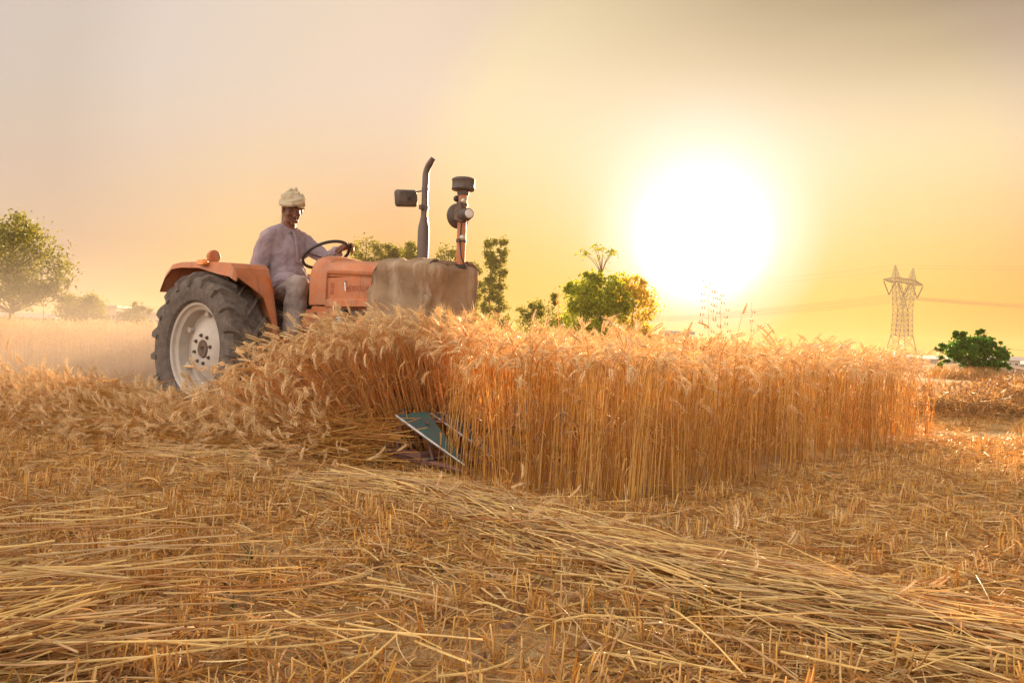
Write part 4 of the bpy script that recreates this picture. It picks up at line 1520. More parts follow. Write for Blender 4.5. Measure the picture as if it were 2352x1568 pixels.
# legs
HIP_R, KNEE_R, ANK_R = Vector((0.08, -0.11, 1.235)), Vector((0.545, -0.20, 1.285)), Vector((0.60, -0.30, 0.79))
HIP_L, KNEE_L, ANK_L = Vector((0.08, 0.11, 1.235)), Vector((0.53, 0.20, 1.27)), Vector((0.64, 0.28, 0.79))
for h_, kn, an in ((HIP_R, KNEE_R, ANK_R), (HIP_L, KNEE_L, ANK_L)):
    body.capsule(h_, kn, 0.088, 0.060, 12)
    body.capsule(kn, an, 0.060, 0.038, 12)
    body.capsule(an + Vector((-0.02, 0, -0.03)), an + Vector((0.15, -0.01, -0.055)), 0.038, 0.028, 10)
# right arm hangs, hand resting on the lever by the seat
SH_R, EL_R, WR_R = Vector((0.07, -0.205, 1.73)), Vector((0.03, -0.275, 1.45)), Vector((0.20, -0.30, 1.27))
SH_L, EL_L = Vector((0.085, 0.205, 1.73)), Vector((0.34, 0.30, 1.56))
grip_a = R(52)
GR = SW_C + sw_rot @ Vector((math.cos(grip_a) * SW_R, math.sin(grip_a) * SW_R, 0))
tan_ = sw_rot @ Vector((-math.sin(grip_a), math.cos(grip_a), 0))
upn = sw_rot @ Vector((0, 0, 1))
inw = sw_rot @ Vector((-math.cos(grip_a), -math.sin(grip_a), 0))      # towards the wheel's middle
WR_L = GR + inw * 0.075 + upn * 0.045 + tan_ * 0.0
WR_L = GR + inw * 0.06 + upn * 0.055 + tan_ * 0.045
for s_, e_, w_ in ((SH_R, EL_R, WR_R), (SH_L, EL_L, WR_L)):
    body.capsule(s_, e_, 0.058, 0.045, 12)
    body.capsule(e_, w_, 0.045, 0.029, 12)
# left hand closed round the rim: palm behind and above it, fingers over and under, thumb along it
palm_c = GR + inw * 0.022 + upn * 0.034
body.capsule(WR_L, palm_c + tan_ * 0.0, 0.029, 0.034, 10)
fl_ = (0.030, 0.034, 0.032, 0.026)
for i in range(4):
    o_ = tan_ * (-0.034 + 0.0225 * i)
    k0 = palm_c + o_ + upn * 0.008
    k1 = GR + o_ - inw * (0.020 + fl_[i] * 0.35) + upn * 0.026
    k2 = GR + o_ - inw * 0.034 - upn * 0.010
    k3 = GR + o_ - inw * 0.008 - upn * 0.030
    body.capsule(palm_c + o_ * 0.6 + inw * 0.02, k0, 0.013, 0.0125, 8)
    body.capsule(k0, k1, 0.0118, 0.0108, 8)
    body.capsule(k1, k2, 0.0105, 0.0098, 8)
    body.capsule(k2, k3, 0.0096, 0.0085, 8)
t0 = palm_c - tan_ * 0.022 + inw * 0.012 - upn * 0.006
t1_ = GR - tan_ * 0.050 + inw * 0.026 + upn * 0.002
t2_ = GR - tan_ * 0.066 - inw * 0.004 + upn * 0.020
body.capsule(t0, t1_, 0.014, 0.0125, 8); body.capsule(t1_, t2_, 0.012, 0.010, 8)
# right hand, relaxed over the lever
rp = WR_R + Vector((0.07, 0.0, -0.03))
body.capsule(WR_R, rp, 0.028, 0.032, 10)
for i in range(4):
    o_ = Vector((0, -0.033 + 0.022 * i, 0))
    a_ = rp + o_ + Vector((0.02, 0, 0))
    b_ = a_ + Vector((0.032 + 0.004 * (1 - abs(i - 1.5)), 0, -0.012)); c_ = b_ + Vector((0.012, 0, -0.026)); d_ = c_ + Vector((-0.008, 0, -0.02))
    body.capsule(a_, b_, 0.0118, 0.0108, 8); body.capsule(b_, c_, 0.0105, 0.0098, 8); body.capsule(c_, d_, 0.0096, 0.0085, 8)
body.capsule(rp + Vector((-0.02, 0.03, 0)), rp + Vector((0.02, 0.052, -0.012)), 0.014, 0.0115, 8)
body.capsule(rp + Vector((0.02, 0.052, -0.012)), rp + Vector((0.045, 0.05, -0.028)), 0.0115, 0.0095, 8)
# head: skull, face, jaw, nose, brows, cheeks, lips, ears
body.ball(H(-0.012, 0, 0.035), (0.100, 0.079, 0.098), 18, 12, h_rot)
body.ball(H(0.020, 0, -0.025), (0.072, 0.074, 0.090), 16, 11, h_rot)
body.ball(H(0.030, 0, -0.080), (0.052, 0.060, 0.038), 14, 9, h_rot)
body.capsule(H(0.066, 0.0, -0.104), H(0.070, 0.0, -0.098), 0.022, 0.020, 10)
body.capsule(H(0.088, 0, 0.012), H(0.108, 0, -0.032), 0.010, 0.0145, 10)
body.ball(H(0.103, 0.011, -0.037), (0.011, 0.009, 0.008), 8, 6, h_rot); body.ball(H(0.103, -0.011, -0.037), (0.011, 0.009, 0.008), 8, 6, h_rot)
for sd in (-1, 1):
    body.capsule(H(0.087, 0.012 * sd, 0.026), H(0.074, 0.047 * sd, 0.024), 0.0105, 0.0095, 8)
    body.ball(H(0.066, 0.040 * sd, -0.022), (0.024, 0.020, 0.020), 10, 7, h_rot)
    body.ball(H(-0.005, 0.080 * sd, -0.005), (0.022, 0.009, 0.033), 10, 8, h_rot)
    body.capsule(H(-0.015, 0.086 * sd, 0.016), H(0.004, 0.084 * sd, 0.026), 0.006, 0.006, 6)
    body.capsule(H(-0.018, 0.087 * sd, 0.012), H(-0.014, 0.084 * sd, -0.024), 0.006, 0.006, 6)
body.capsule(H(0.088, -0.020, -0.0625), H(0.088, 0.020, -0.0625), 0.0065, 0.0065, 8)
body.capsule(H(0.086, -0.017, -0.0755), H(0.086, 0.017, -0.0755), 0.0075, 0.0075, 8)
person = remesh(body, 'person', M['skin'], 0.0055, 2)
person.matrix_world = T_M
tag(person, 'man in a cream turban and dusty lavender shirt driving, one hand on the steering wheel', 'person')


def wear(mb, name, mat, vox, sm_, disp=None):
    o = remesh(mb, name, mat, vox, sm_, None, disp)
    o.parent = person
    return o


sh = MB()
sh.capsule((0.01, 0, 1.22), (0.05, 0, 1.42), 0.196, 0.192, 18)
sh.ball((0.11, 0, 1.40), (0.165, 0.175, 0.15), 16, 10)
sh.capsule((0.05, 0, 1.42), (0.065, 0, 1.63), 0.190, 0.180, 18)
sh.capsule((0.065, 0.09, 1.63), (0.075, 0.135, 1.735), 0.138, 0.098, 14)
sh.capsule((0.065, -0.09, 1.63), (0.075, -0.135, 1.735), 0.138, 0.098, 14)
sh.capsule((0.07, -0.18, 1.75), (0.078, -0.03, 1.81), 0.082, 0.082, 14)
sh.capsule((0.07, 0.18, 1.75), (0.078, 0.03, 1.81), 0.082, 0.082, 14)
for s_, e_, w_, f in ((SH_R, EL_R, WR_R, 0.72), (SH_L, EL_L, WR_L, 0.66)):
    sh.capsule(s_ + Vector((0, 0, 0.0)), e_, 0.088, 0.078, 14)
    sh.capsule(e_, e_.lerp(w_, f), 0.078, 0.060, 14)
# cuff of the left sleeve drops under the forearm
c0 = EL_L.lerp(WR_L, 0.55)
sh.capsule(EL_L + Vector((0, 0, -0.02)), c0 + Vector((0, 0, -0.035)), 0.070, 0.052, 12)
# skirt of the long shirt over the lap and hanging beside the seat
sh.capsule((0.08, -0.12, 1.265), (0.36, -0.185, 1.318), 0.118, 0.098, 14)
sh.capsule((0.08, 0.12, 1.265), (0.36, 0.185, 1.312), 0.118, 0.098, 14)
sh.capsule((0.15, 0, 1.29), (0.36, 0, 1.285), 0.10, 0.075, 12)
shirt = wear(sh, 'shirt', M['shirt'], 0.008, 2, (0.045, 0.12))
mb = MB()
# collar band and buttoned placket
rg = []
for i in range(25):
    a = 2 * PI * i / 24
    c_ = Vector((0.088, 0, 1.852)) + Matrix.Rotation(R(24), 3, 'Y') @ Vector((0.079 * math.cos(a), 0.081 * math.sin(a), 0))
    u_ = Matrix.Rotation(R(24), 3, 'Y') @ Vector((0, 0, 1))
    o_ = (c_ - Vector((0.088, 0, 1.852))).normalized()
    rg.append([c_ - u_ * 0.016 + o_ * 0.004, c_ + u_ * 0.018, c_ + u_ * 0.018 - o_ * 0.008, c_ - u_ * 0.016 - o_ * 0.008])
mb.loft(rg, cap=False)
cl = sm(mb.obj('collar', M['shirt'], shirt), 60)
mb = MB()
pl = [(0.170, 0.0, 1.822), (0.205, 0.0, 1.76), (0.232, 0.0, 1.69), (0.246, 0.0, 1.62), (0.256, 0.0, 1.52)]
for i in range(len(pl) - 1):
    a_, b_ = Vector(pl[i]), Vector(pl[i + 1])
    mb.loft([[a_ + Vector((-0.002, -0.019, 0)), a_ + Vector((0.004, -0.013, 0)), a_ + Vector((0.004, 0.013, 0)), a_ + Vector((-0.002, 0.019, 0)), a_ + Vector((-0.03, 0, 0))],
             [b_ + Vector((-0.002, -0.019, 0)), b_ + Vector((0.004, -0.013, 0)), b_ + Vector((0.004, 0.013, 0)), b_ + Vector((-0.002, 0.019, 0)), b_ + Vector((-0.03, 0, 0))]])
plo = sm(mb.obj('placket', M['shirt'], shirt), 60)

tr = MB()
tr.ball((0.04, 0, 1.235), (0.18, 0.205, 0.10), 16, 10)
for h_, kn, an in ((HIP_R, KNEE_R, ANK_R), (HIP_L, KNEE_L, ANK_L)):
    tr.capsule(h_ + Vector((0, 0, -0.01)), kn, 0.112, 0.098, 16)
    tr.capsule(kn, kn.lerp(an, 0.5) + Vector((-0.02, 0, 0)), 0.098, 0.094, 16)
    tr.capsule(kn.lerp(an, 0.5) + Vector((-0.02, 0, 0)), an + Vector((0, 0, 0.05)), 0.094, 0.084, 16)
    tr.capsule(kn + Vector((-0.07, 0, -0.06)), an + Vector((-0.05, 0, 0.08)), 0.055, 0.062, 12)
trousers = wear(tr, 'trousers', M['trouser'], 0.008, 2, (0.045, 0.13))
for an in (ANK_R, ANK_L):
    so = MB()
    so.capsule(an + Vector((-0.03, 0, -0.035)), an + Vector((0.16, -0.01, -0.05)), 0.044, 0.036, 12)
    so.box(an + Vector((0.07, -0.005, -0.078)), (0.26, 0.085, 0.02))
    wear(so, 'shoe', M['shoe'], 0.008, 3)

# turban: crossing wraps, a peak and a hanging tail
tb = MB()


def wrap_ring(c, rx, ry, tilt_y, tilt_x, r_, yaw=0, n=26, a0=0, a1=2 * PI, squash=1.0):
    rot = h_rot @ Matrix.Rotation(yaw, 3, 'Z') @ Matrix.Rotation(tilt_y, 3, 'Y') @ Matrix.Rotation(tilt_x, 3, 'X')
    p_ = [H(*c) + rot @ Vector((rx * math.cos(a0 + (a1 - a0) * i / n), ry * math.sin(a0 + (a1 - a0) * i / n), 0)) for i in range(n + 1)]
    for i in range(n):
        tb.capsule(p_[i], p_[i + 1], r_ * (1 + 0.14 * math.sin(i * 1.7)), r_ * (1 + 0.14 * math.sin((i + 1) * 1.7)), 8)


tb.ball(H(-0.012, 0, 0.088), (0.116, 0.106, 0.070), 18, 10, h_rot)
r_ = random.Random(12)
for i in range(15):                       # many narrow overlapping turns of cloth
    f_ = i / 14
    z_ = 0.056 + 0.074 * f_
    k_ = math.sqrt(max(0.1, 1 - (f_ * 0.80) ** 2))
    wrap_ring((-0.010 + 0.006 * r_.uniform(-1, 1), 0.006 * r_.uniform(-1, 1), z_), 0.122 * k_, 0.110 * k_, R(r_.uniform(-16, 6)), R((12 if i % 2 else -12) + r_.uniform(-6, 6)), r_.uniform(0.009, 0.014))
wrap_ring((0.016, -0.012, 0.080), 0.120, 0.108, R(10), R(15), 0.020, R(-15), 22, -1.9, 1.5)      # heavy fold over the brow
wrap_ring((0.012, -0.006, 0.096), 0.116, 0.102, R(5), R(18), 0.016, R(-15), 22, -2.2, 1.3)
tb.capsule(H(-0.03, 0.0, 0.122), H(-0.012, 0.014, 0.176), 0.048, 0.020, 10)
tb.capsule(H(-0.012, 0.014, 0.166), H(-0.004, 0.018, 0.192), 0.020, 0.005, 8)
tb.capsule(H(0.02, 0.02, 0.145), H(0.050, 0.03, 0.168), 0.026, 0.009, 8)
tb.capsule(H(-0.05, -0.03, 0.130), H(-0.03, -0.02, 0.160), 0.040, 0.026, 8)
turban = wear(tb, 'turban', M['turban'], 0.005, 1, (0.012, 0.03))
mb = MB()
tail = [H(-0.085, -0.075, 0.07), H(-0.112, -0.070, 0.0), H(-0.108, -0.066, -0.07), H(-0.085, -0.070, -0.15)]
tail2 = [p + h_rot @ Vector((-0.012, 0.085 - 0.012 * i, 0.004)) for i, p in enumerate(tail)]
mb.loft([[tail[i], tail2[i], tail2[i] + Vector((0.014, 0, 0)), tail[i] + Vector((0.014, 0, 0))] for i in range(4)])
tl = sm(mb.obj('turban_tail', M['turban'], turban), 60)
mb = MB()
for sd in (-1, 1):
    mb.capsule(H(0.099, 0.003 * sd, -0.050), H(0.084, 0.036 * sd, -0.063), 0.0075, 0.004, 8)
sm(mb.obj('moustache', M['hair'], person), 60)
mb = MB()
for sd in (-1, 1):
    mb.capsule(H(0.093, 0.015 * sd, 0.031), H(0.079, 0.044 * sd, 0.031), 0.0035, 0.002, 8)
    mb.ball(H(-0.002, 0.070 * sd, 0.038), (0.026, 0.010, 0.022), 8, 6, h_rot)
mb.ball(H(-0.065, 0, 0.0), (0.045, 0.065, 0.055), 10, 7, h_rot)
sm(mb.obj('hair', M['hair'], person), 60)
for sd in (-1, 1):
    mb = MB(); mb.ball(H(0.077, 0.030 * sd, 0.004), (0.0115, 0.0125, 0.0055), 10, 7, h_rot)
    e_ = sm(mb.obj('eye', M['eye'], person), 60)
    mb = MB(); mb.ball(H(0.0865, 0.029 * sd, 0.002), (0.004, 0.0055, 0.0045), 8, 6, h_rot); sm(mb.obj('iris', M['pupil'], e_), 60)

# ------------------------------------------------------------------ reaper on the front of the tractor
M['bluepaint'] = paint_mat('worn_blue_green_paint', (0.006, 0.11, 0.13), (0.012, 0.17, 0.13), 9.0, 0.35, 0.5, 0.2, 0.2, 110, (0.095, 0.085, 0.095), 0.85)
M['steel'] = paint_mat('bare_steel_edge', (0.42, 0.40, 0.40), (0.30, 0.27, 0.26), 14.0, 0.35, 0.5, 0.7, 0.1, 120)
M['rust'] = paint_mat('rusty_iron', (0.17, 0.085, 0.08), (0.27, 0.14, 0.115), 16.0, 0.75, 0.3, 0.2, 0.4, 120, (0.25, 0.15, 0.10), 0.3)
reaper = empty('reaper', T_M @ Vector((2.9, 0, 0)), T_ANG)
tag(reaper, 'rusty front mounted reaper with blue green crop dividers cutting the wheat', 'reaper')
mb = MB()
mb.box((0.0, 0, 0.085), (0.07, 2.04, 0.06)); mb.box((-0.28, 0, 0.12), (0.06, 2.04, 0.06)); mb.box((0.05, 0, 0.075), (0.07, 2.0, 0.012))
for y_ in (-1.0, 0.0, 1.0):
    mb.box((-0.14, y_, 0.10), (0.28, 0.045, 0.04))
soften(mb.obj('frame', M['rust'], reaper), 0.006)
mb = MB(); mb.box((-0.30, 0.06, 0.24), (0.02, 1.88, 0.20)); mb.box((-0.30, 0.06, 0.355), (0.04, 1.9, 0.03)); soften(mb.obj('back_panel', M['bluepaint'], reaper), 0.005)
mb = MB()
for y_ in (-0.28, 0.28):
    mb.bar((-0.32, y_, 0.35), (-0.95, y_, 0.62), 0.06); mb.bar((-0.32, y_, 0.13), (-0.9, y_, 0.45), 0.05)
mb.obj('lift_arm', M['rust'], reaper)
mb = MB()
for i in range(26):
    y_ = -0.99 + i * 0.0792
    mb.add([(0.06, y_ - 0.034, 0.082), (0.06, y_ + 0.034, 0.082), (0.135, y_, 0.086), (0.06, y_ - 0.034, 0.090), (0.06, y_ + 0.034, 0.090)], [(0, 1, 2), (3, 2, 4), (0, 2, 3), (1, 4, 2)])
mb.obj('cutter_bar', M['steel'], reaper)
for i in range(7):
    y_ = -0.985 + i * 0.325
    # divider: a sloping plate, broad behind, drawn to a point in front, on a bent iron nose
    B1, B2, B3 = Vector((-0.15, y_ - 0.065, 0.335)), Vector((-0.08, y_ + 0.13, 0.355)), Vector((0.05, y_ + 0.095, 0.275))
    T1 = Vector((0.355, y_ + 0.0, 0.085))
    mb = MB()
    th = Vector((0.006, 0.0, 0.012))
    vs = [B1, B2, B3, T1 + Vector((0, 0.018, 0.006)), T1 + Vector((0, -0.006, 0))]
    mb.add([v + th for v in vs] + [v - th * 0.3 for v in vs], [(0, 1, 2, 3, 4)[::-1], (5, 6, 7, 8, 9)] + [(j, (j + 1) % 5, 5 + (j + 1) % 5, 5 + j) for j in range(5)])
    dv = mb.obj('crop_divider', M['bluepaint'], reaper)
    mb = MB()
    mb.tube([B1 + Vector((-0.01, -0.004, 0.004)), B1.lerp(T1, 0.5) + Vector((0, -0.008, 0.004)), T1 + Vector((0.035, 0, -0.008))], [0.011, 0.0105, 0.006], 6)
    mb.obj('steel_edge', M['steel'], dv)
    mb = MB()
    mb.tube([(-0.16, y_ + 0.0, 0.36), (-0.19, y_ - 0.01, 0.2), (-0.2, y_ - 0.01, 0.09)], 0.016, 8)
    mb.tube([(-0.22, y_ - 0.01, 0.07), (0.0, y_, 0.06), (0.22, y_ + 0.005, 0.055), (0.42, y_, 0.035)], [0.024, 0.022, 0.018, 0.012], 8)
    mb.tube([(0.12, y_, 0.06), (0.02, y_ + 0.06, 0.17)], 0.010, 6)
    mb.obj('divider_bracket', M['rust'], dv)
    # star wheel behind the divider
    mb = MB()
    c_ = Vector((-0.08, y_ + 0.14, 0.30))
    mb.lathe([(0.0, 0.0005), (0.0, 0.05), (0.012, 0.05), (0.012, 0.0005)], 14, 'z', c_)
    for j in range(7):
        a = 2 * PI * j / 7
        mb.box(c_ + Vector((math.cos(a) * 0.10, math.sin(a) * 0.10, 0.006)), (0.13, 0.014, 0.008), Matrix.Rotation(a + 0.25, 3, 'Z'))
    mb.obj('star_wheel', M['rust'], reaper)
# ------------------------------------------------------------------ trees and bushes
M['bark'] = paint_mat('tree_bark', (0.12, 0.075, 0.045), (0.20, 0.13, 0.085), 3.0, 0.9, 0.15, 0, 0.5, 20)


def leaf_mat(name, cols, tcol):
    return plant_mat(name, [tuple(1.35 * q for q in c) for c in cols], 0.5, tcol, 0.55, 0.25)


M['leaf_mid'] = leaf_mat('green_leaves', [(0.12, 0.16, 0.015), (0.20, 0.24, 0.02), (0.28, 0.29, 0.03), (0.14, 0.18, 0.02)], (1.3, 1.25, 0.6))
M['leaf_olive'] = leaf_mat('olive_leaves', [(0.07, 0.095, 0.022), (0.11, 0.13, 0.03), (0.15, 0.16, 0.04), (0.08, 0.10, 0.022)], (1.35, 1.15, 0.55))
M['leaf_dark'] = leaf_mat('dark_green_leaves', [(0.012, 0.058, 0.008), (0.024, 0.09, 0.011), (0.045, 0.125, 0.016), (0.016, 0.07, 0.010)], (1.0, 1.3, 0.4))
M['leaf_gold'] = leaf_mat('sunlit_gold_leaves', [(0.34, 0.28, 0.05), (0.44, 0.34, 0.06), (0.38, 0.32, 0.06)], (1.3, 1.15, 0.6))  # sunlight in the crown is put into the gold leaf colour
M['weed'] = plant_mat('dry_weeds', [(0.30, 0.17, 0.07), (0.42, 0.27, 0.11), (0.24, 0.12, 0.06)], 0.4, (1, 0.85, 0.6))


def leaf_quad(mb, p, L, w, nrm, up, mi=0):
    a = (up - nrm * up.dot(nrm))
    a = a.normalized() if a.length > 1e-4 else nrm.orthogonal().normalized()
    b = nrm.cross(a)
    f = nrm * (w * 0.35)
    mb.add([p - a * (L * 0.5), p + b * w + f, p + a * (L * 0.5), p - b * w + f], [(0, 1, 2), (0, 2, 3)], mi)


def tree(name, base, blobs, trunk, leaf, mat, label, cat='tree', group=None, nleaf=5000, clus=70, droop=0.0, seed=1, trunk_r=0.18, limbs=None, spread=0.30, forks=True):
    """blobs: ellipsoids (dx, dy, z, rx, ry, rz, weight) that the crown fills with leaf clusters; trunk: list of (x,y,z) from the base"""
    r_ = random.Random(seed)
    base = Vector(base)
    t = empty(name, base)
    tag(t, label, cat, group)
    wsum = sum(b[6] for b in blobs)
    cl = []
    for b in blobs:
        for i in range(max(2, int(clus * b[6] / wsum))):
            while True:
                v = Vector((r_.uniform(-1, 1), r_.uniform(-1, 1), r_.uniform(-1, 1)))
                if v.length <= 1:
                    break
            v = v.normalized() * (v.length ** 0.55)          # more clusters toward the outside
            cl.append((Vector((b[0] + v.x * b[3], b[1] + v.y * b[4], b[2] + v.z * b[5])), (b[3] + b[5]) * 0.5))
    tm = MB()
    tp = [Vector(p) for p in trunk]
    n = len(tp)
    tm.tube(tp, [trunk_r * (1.25 if i == 0 else 1) * (1 - 0.75 * i / (n - 1)) for i in range(n)], 8)

    def on_trunk(z):
        for i in range(n - 1):
            if tp[i].z <= z <= tp[i + 1].z:
                return tp[i].lerp(tp[i + 1], (z - tp[i].z) / max(1e-5, tp[i + 1].z - tp[i].z)), 1 - 0.75 * (i / (n - 1))
        return (tp[-1], 0.25) if z > tp[-1].z else (tp[min(1, n - 1)], 0.8)
    z0 = tp[0].z + (tp[-1].z - tp[0].z) * 0.25
    for c, rr in cl:
        horiz = math.hypot(c.x, c.y)
        o_, k_ = on_trunk(max(z0, c.z - horiz * r_.uniform(0.5, 1.0) - 0.2))
        mid = o_.lerp(c, 0.5) + Vector((r_.uniform(-.1, .1), r_.uniform(-.1, .1), r_.uniform(-.12, 0.05))) * rr
        tr_ = trunk_r * r_.uniform(0.12, 0.28)
        tm.tube([o_, mid, c], [tr_ * k_ * 1.2, tr_ * 0.6, tr_ * 0.18], 4, 0, False)
    tm.obj('trunk', M['bark'], t)
    cm = MB()
    per = max(4, nleaf // len(cl))
    for c, rr in cl:
        s_ = rr * spread * r_.uniform(0.6, 1.35)
        k_ = int(per * r_.uniform(0.5, 1.5))
        for i in range(k_):
            p = c + Vector((r_.gauss(0, s_), r_.gauss(0, s_), r_.gauss(0, s_ * 0.8)))
            if droop:
                p.z -= abs(r_.gauss(0, droop))
            nr = Vector((r_.uniform(-1, 1), r_.uniform(-1, 1), r_.uniform(-0.3, 1))).normalized()
            up = Vector((r_.uniform(-1, 1), r_.uniform(-1, 1), r_.uniform(-1.2, 0.4))).normalized()
            L = leaf * r_.uniform(0.6, 1.3)
            leaf_quad(cm, p, L, L * 0.30, nr, up)
    cm.obj('crown', mat, t)
    return t


def at(px, Y):
    p = P(px, 784, Y)
    return Vector((p.x, Y, 0))


def hgt(px, py, Y):
    return P(px, py, Y).z


def mpp(Y):
    return Y / FPX                     # metres per pixel of the 2352 px view


# big tree on the left edge
Y = 62; u = mpp(Y)
tree('leafy_tree', at(22, Y), [(-0.5, 0, 6.6, 2.6, 2.4, 2.4, 3), (2.0, 0, 5.0, 2.1, 2.0, 2.1, 2.4), (-2.6, 0.4, 5.2, 2.2, 2.2, 2.4, 2), (0.3, 0, 8.2, 1.3, 1.3, 1.2, 1), (1.3, 0, 3.2, 2.2, 1.6, 1.0, 1.3), (-1.6, 0, 3.0, 1.6, 1.6, 1.0, 1), (3.0, 0, 4.1, 1.2, 1.2, 0.8, 0.6)],
     [(0, 0, -0.3), (0.0, 0, 1.2), (0.15, 0, 2.4), (0.1, 0, 4.0), (0.0, 0, 6.0), (0, 0, 8.0)], 0.26, M['leaf_olive'],
     'large leafy tree at the left edge of the field, taller than its neighbours', nleaf=11000, clus=150, seed=5, trunk_r=0.24, spread=0.26)
Y = 95; u = mpp(Y)
tree('round_tree', at(155, Y), [(0, 0, 2.7, 1.35, 1.3, 1.8, 2), (0.3, 0, 1.2, 1.3, 1.2, 0.8, 1), (-0.3, 0, 4.0, 0.8, 0.8, 0.6, 0.5)], [(0, 0, -0.3), (0, 0, 1.2), (0, 0, 3.6)], 0.26, M['leaf_olive'],
     'small hazy round tree, left one of a touching pair', nleaf=4200, clus=60, seed=6, trunk_r=0.12, group='small hazy trees on the left')
tree('round_tree', at(207, Y), [(0, 0, 3.0, 1.35, 1.3, 1.5, 2), (0.2, 0, 1.3, 1.4, 1.2, 0.9, 1), (0.2, 0, 4.0, 0.9, 0.8, 0.5, 0.5)], [(0, 0, -0.3), (0, 0, 1.2), (0, 0, 3.8)], 0.26, M['leaf_olive'],
     'small hazy round tree, right one of a touching pair', nleaf=4200, clus=60, seed=7, trunk_r=0.12, group='small hazy trees on the left')
Y = 80
tree('small_tree', at(312, Y), [(0, 0, 2.1, 1.15, 1.1, 1.0, 2), (-0.8, 0, 2.6, 0.6, 0.5, 0.4, 0.5), (0.9, 0, 2.7, 0.5, 0.5, 0.5, 0.5), (0.1, 0, 3.2, 0.5, 0.5, 0.35, 0.4), (0, 0, 0.9, 1.2, 1.0, 0.6, 1)], [(0, 0, -0.3), (0, 0, 1.2), (0.1, 0, 3.0)], 0.24, M['leaf_olive'],
     'small open tree standing alone left of the tractor wheel', nleaf=2600, clus=42, seed=8, trunk_r=0.10, group='small hazy trees on the left')
tree('shrub', at(352, 78), [(0, 0, 0.9, 0.6, 0.5, 0.7, 1)], [(0, 0, -0.2), (0, 0, 0.5), (0, 0, 1.1)], 0.22, M['leaf_olive'], 'low hazy shrub just left of the rear mudguard', 'shrub', nleaf=500, clus=14, seed=9, trunk_r=0.05)
tree('shrub', at(112, 88), [(0, 0, 1.0, 0.6, 0.5, 0.8, 1)], [(0, 0, -0.2), (0, 0, 0.5), (0, 0, 1.3)], 0.22, M['leaf_olive'], 'thin low shrub between the big left tree and the tree pair', 'shrub', nleaf=420, clus=12, seed=10, trunk_r=0.05)

# row of eucalyptus behind the tractor
Y = 115
for i, (px, py, w_, lab) in enumerate(((832, 536, 2.1, 'broad eucalyptus behind the steering wheel, leftmost of the row'), (886, 546, 1.5, 'eucalyptus behind the bonnet, second from the left of the row'),
                                       (914, 554, 1.1, 'narrow eucalyptus behind the bonnet, third from the left of the row'), (941, 546, 1.2, 'eucalyptus just left of the exhaust stack'),
                                       (1022, 556, 2.0, 'broad eucalyptus between the exhaust stack and the air intake'), (1082, 576, 1.2, 'eucalyptus just right of the air intake pipe'))):
    h = hgt(px, py, Y)
    bl = [(0, 0, h * 0.86, w_, w_, h * 0.12, 2), (-w_ * 0.5, 0, h * 0.72, w_ * 0.75, w_, h * 0.09, 1.2), (w_ * 0.55, 0, h * 0.66, w_ * 0.75, w_, h * 0.10, 1.2), (0, 0, h * 0.48, w_ * 0.9, w_, h * 0.14, 1.3), (0, 0, h * 0.25, w_ * 0.8, w_, h * 0.12, 0.8)]
    tree('eucalyptus_tree', at(px, Y + i % 3 * 3), bl, [(0, 0, -0.3), (0.1, 0, h * 0.3), (0, 0, h * 0.6), (0.1, 0, h * 0.95)], 0.40, M['leaf_olive'], lab, 'tree', 'eucalyptus trees behind the tractor',
         nleaf=3600, clus=46, droop=0.25, seed=20 + i, trunk_r=0.20, spread=0.24)
Y = 100
for i, (px, py, w_, lab) in enumerate(((1120, 545, 1.1, 'tall slender eucalyptus right of the canvas cover, left trunk of the close pair'), (1142, 543, 1.25, 'tall slender eucalyptus right of the canvas cover, right trunk of the close pair'))):
    h = hgt(px, py, Y)
    bl = [(0, 0, h * (0.93 - 0.105 * q), w_ * (0.62 + 0.07 * q), w_, h * 0.07, 1) for q in range(9)]
    tree('eucalyptus_tree', at(px, Y), bl, [(0, 0, -0.3), (0.05, 0, h * 0.3), (0, 0, h * 0.6), (0, 0, h * 0.97)], 0.36, M['leaf_olive'], lab, 'tree', 'eucalyptus trees behind the tractor',
         nleaf=3300, clus=64, droop=0.2, seed=40 + i, trunk_r=0.15, spread=0.26)
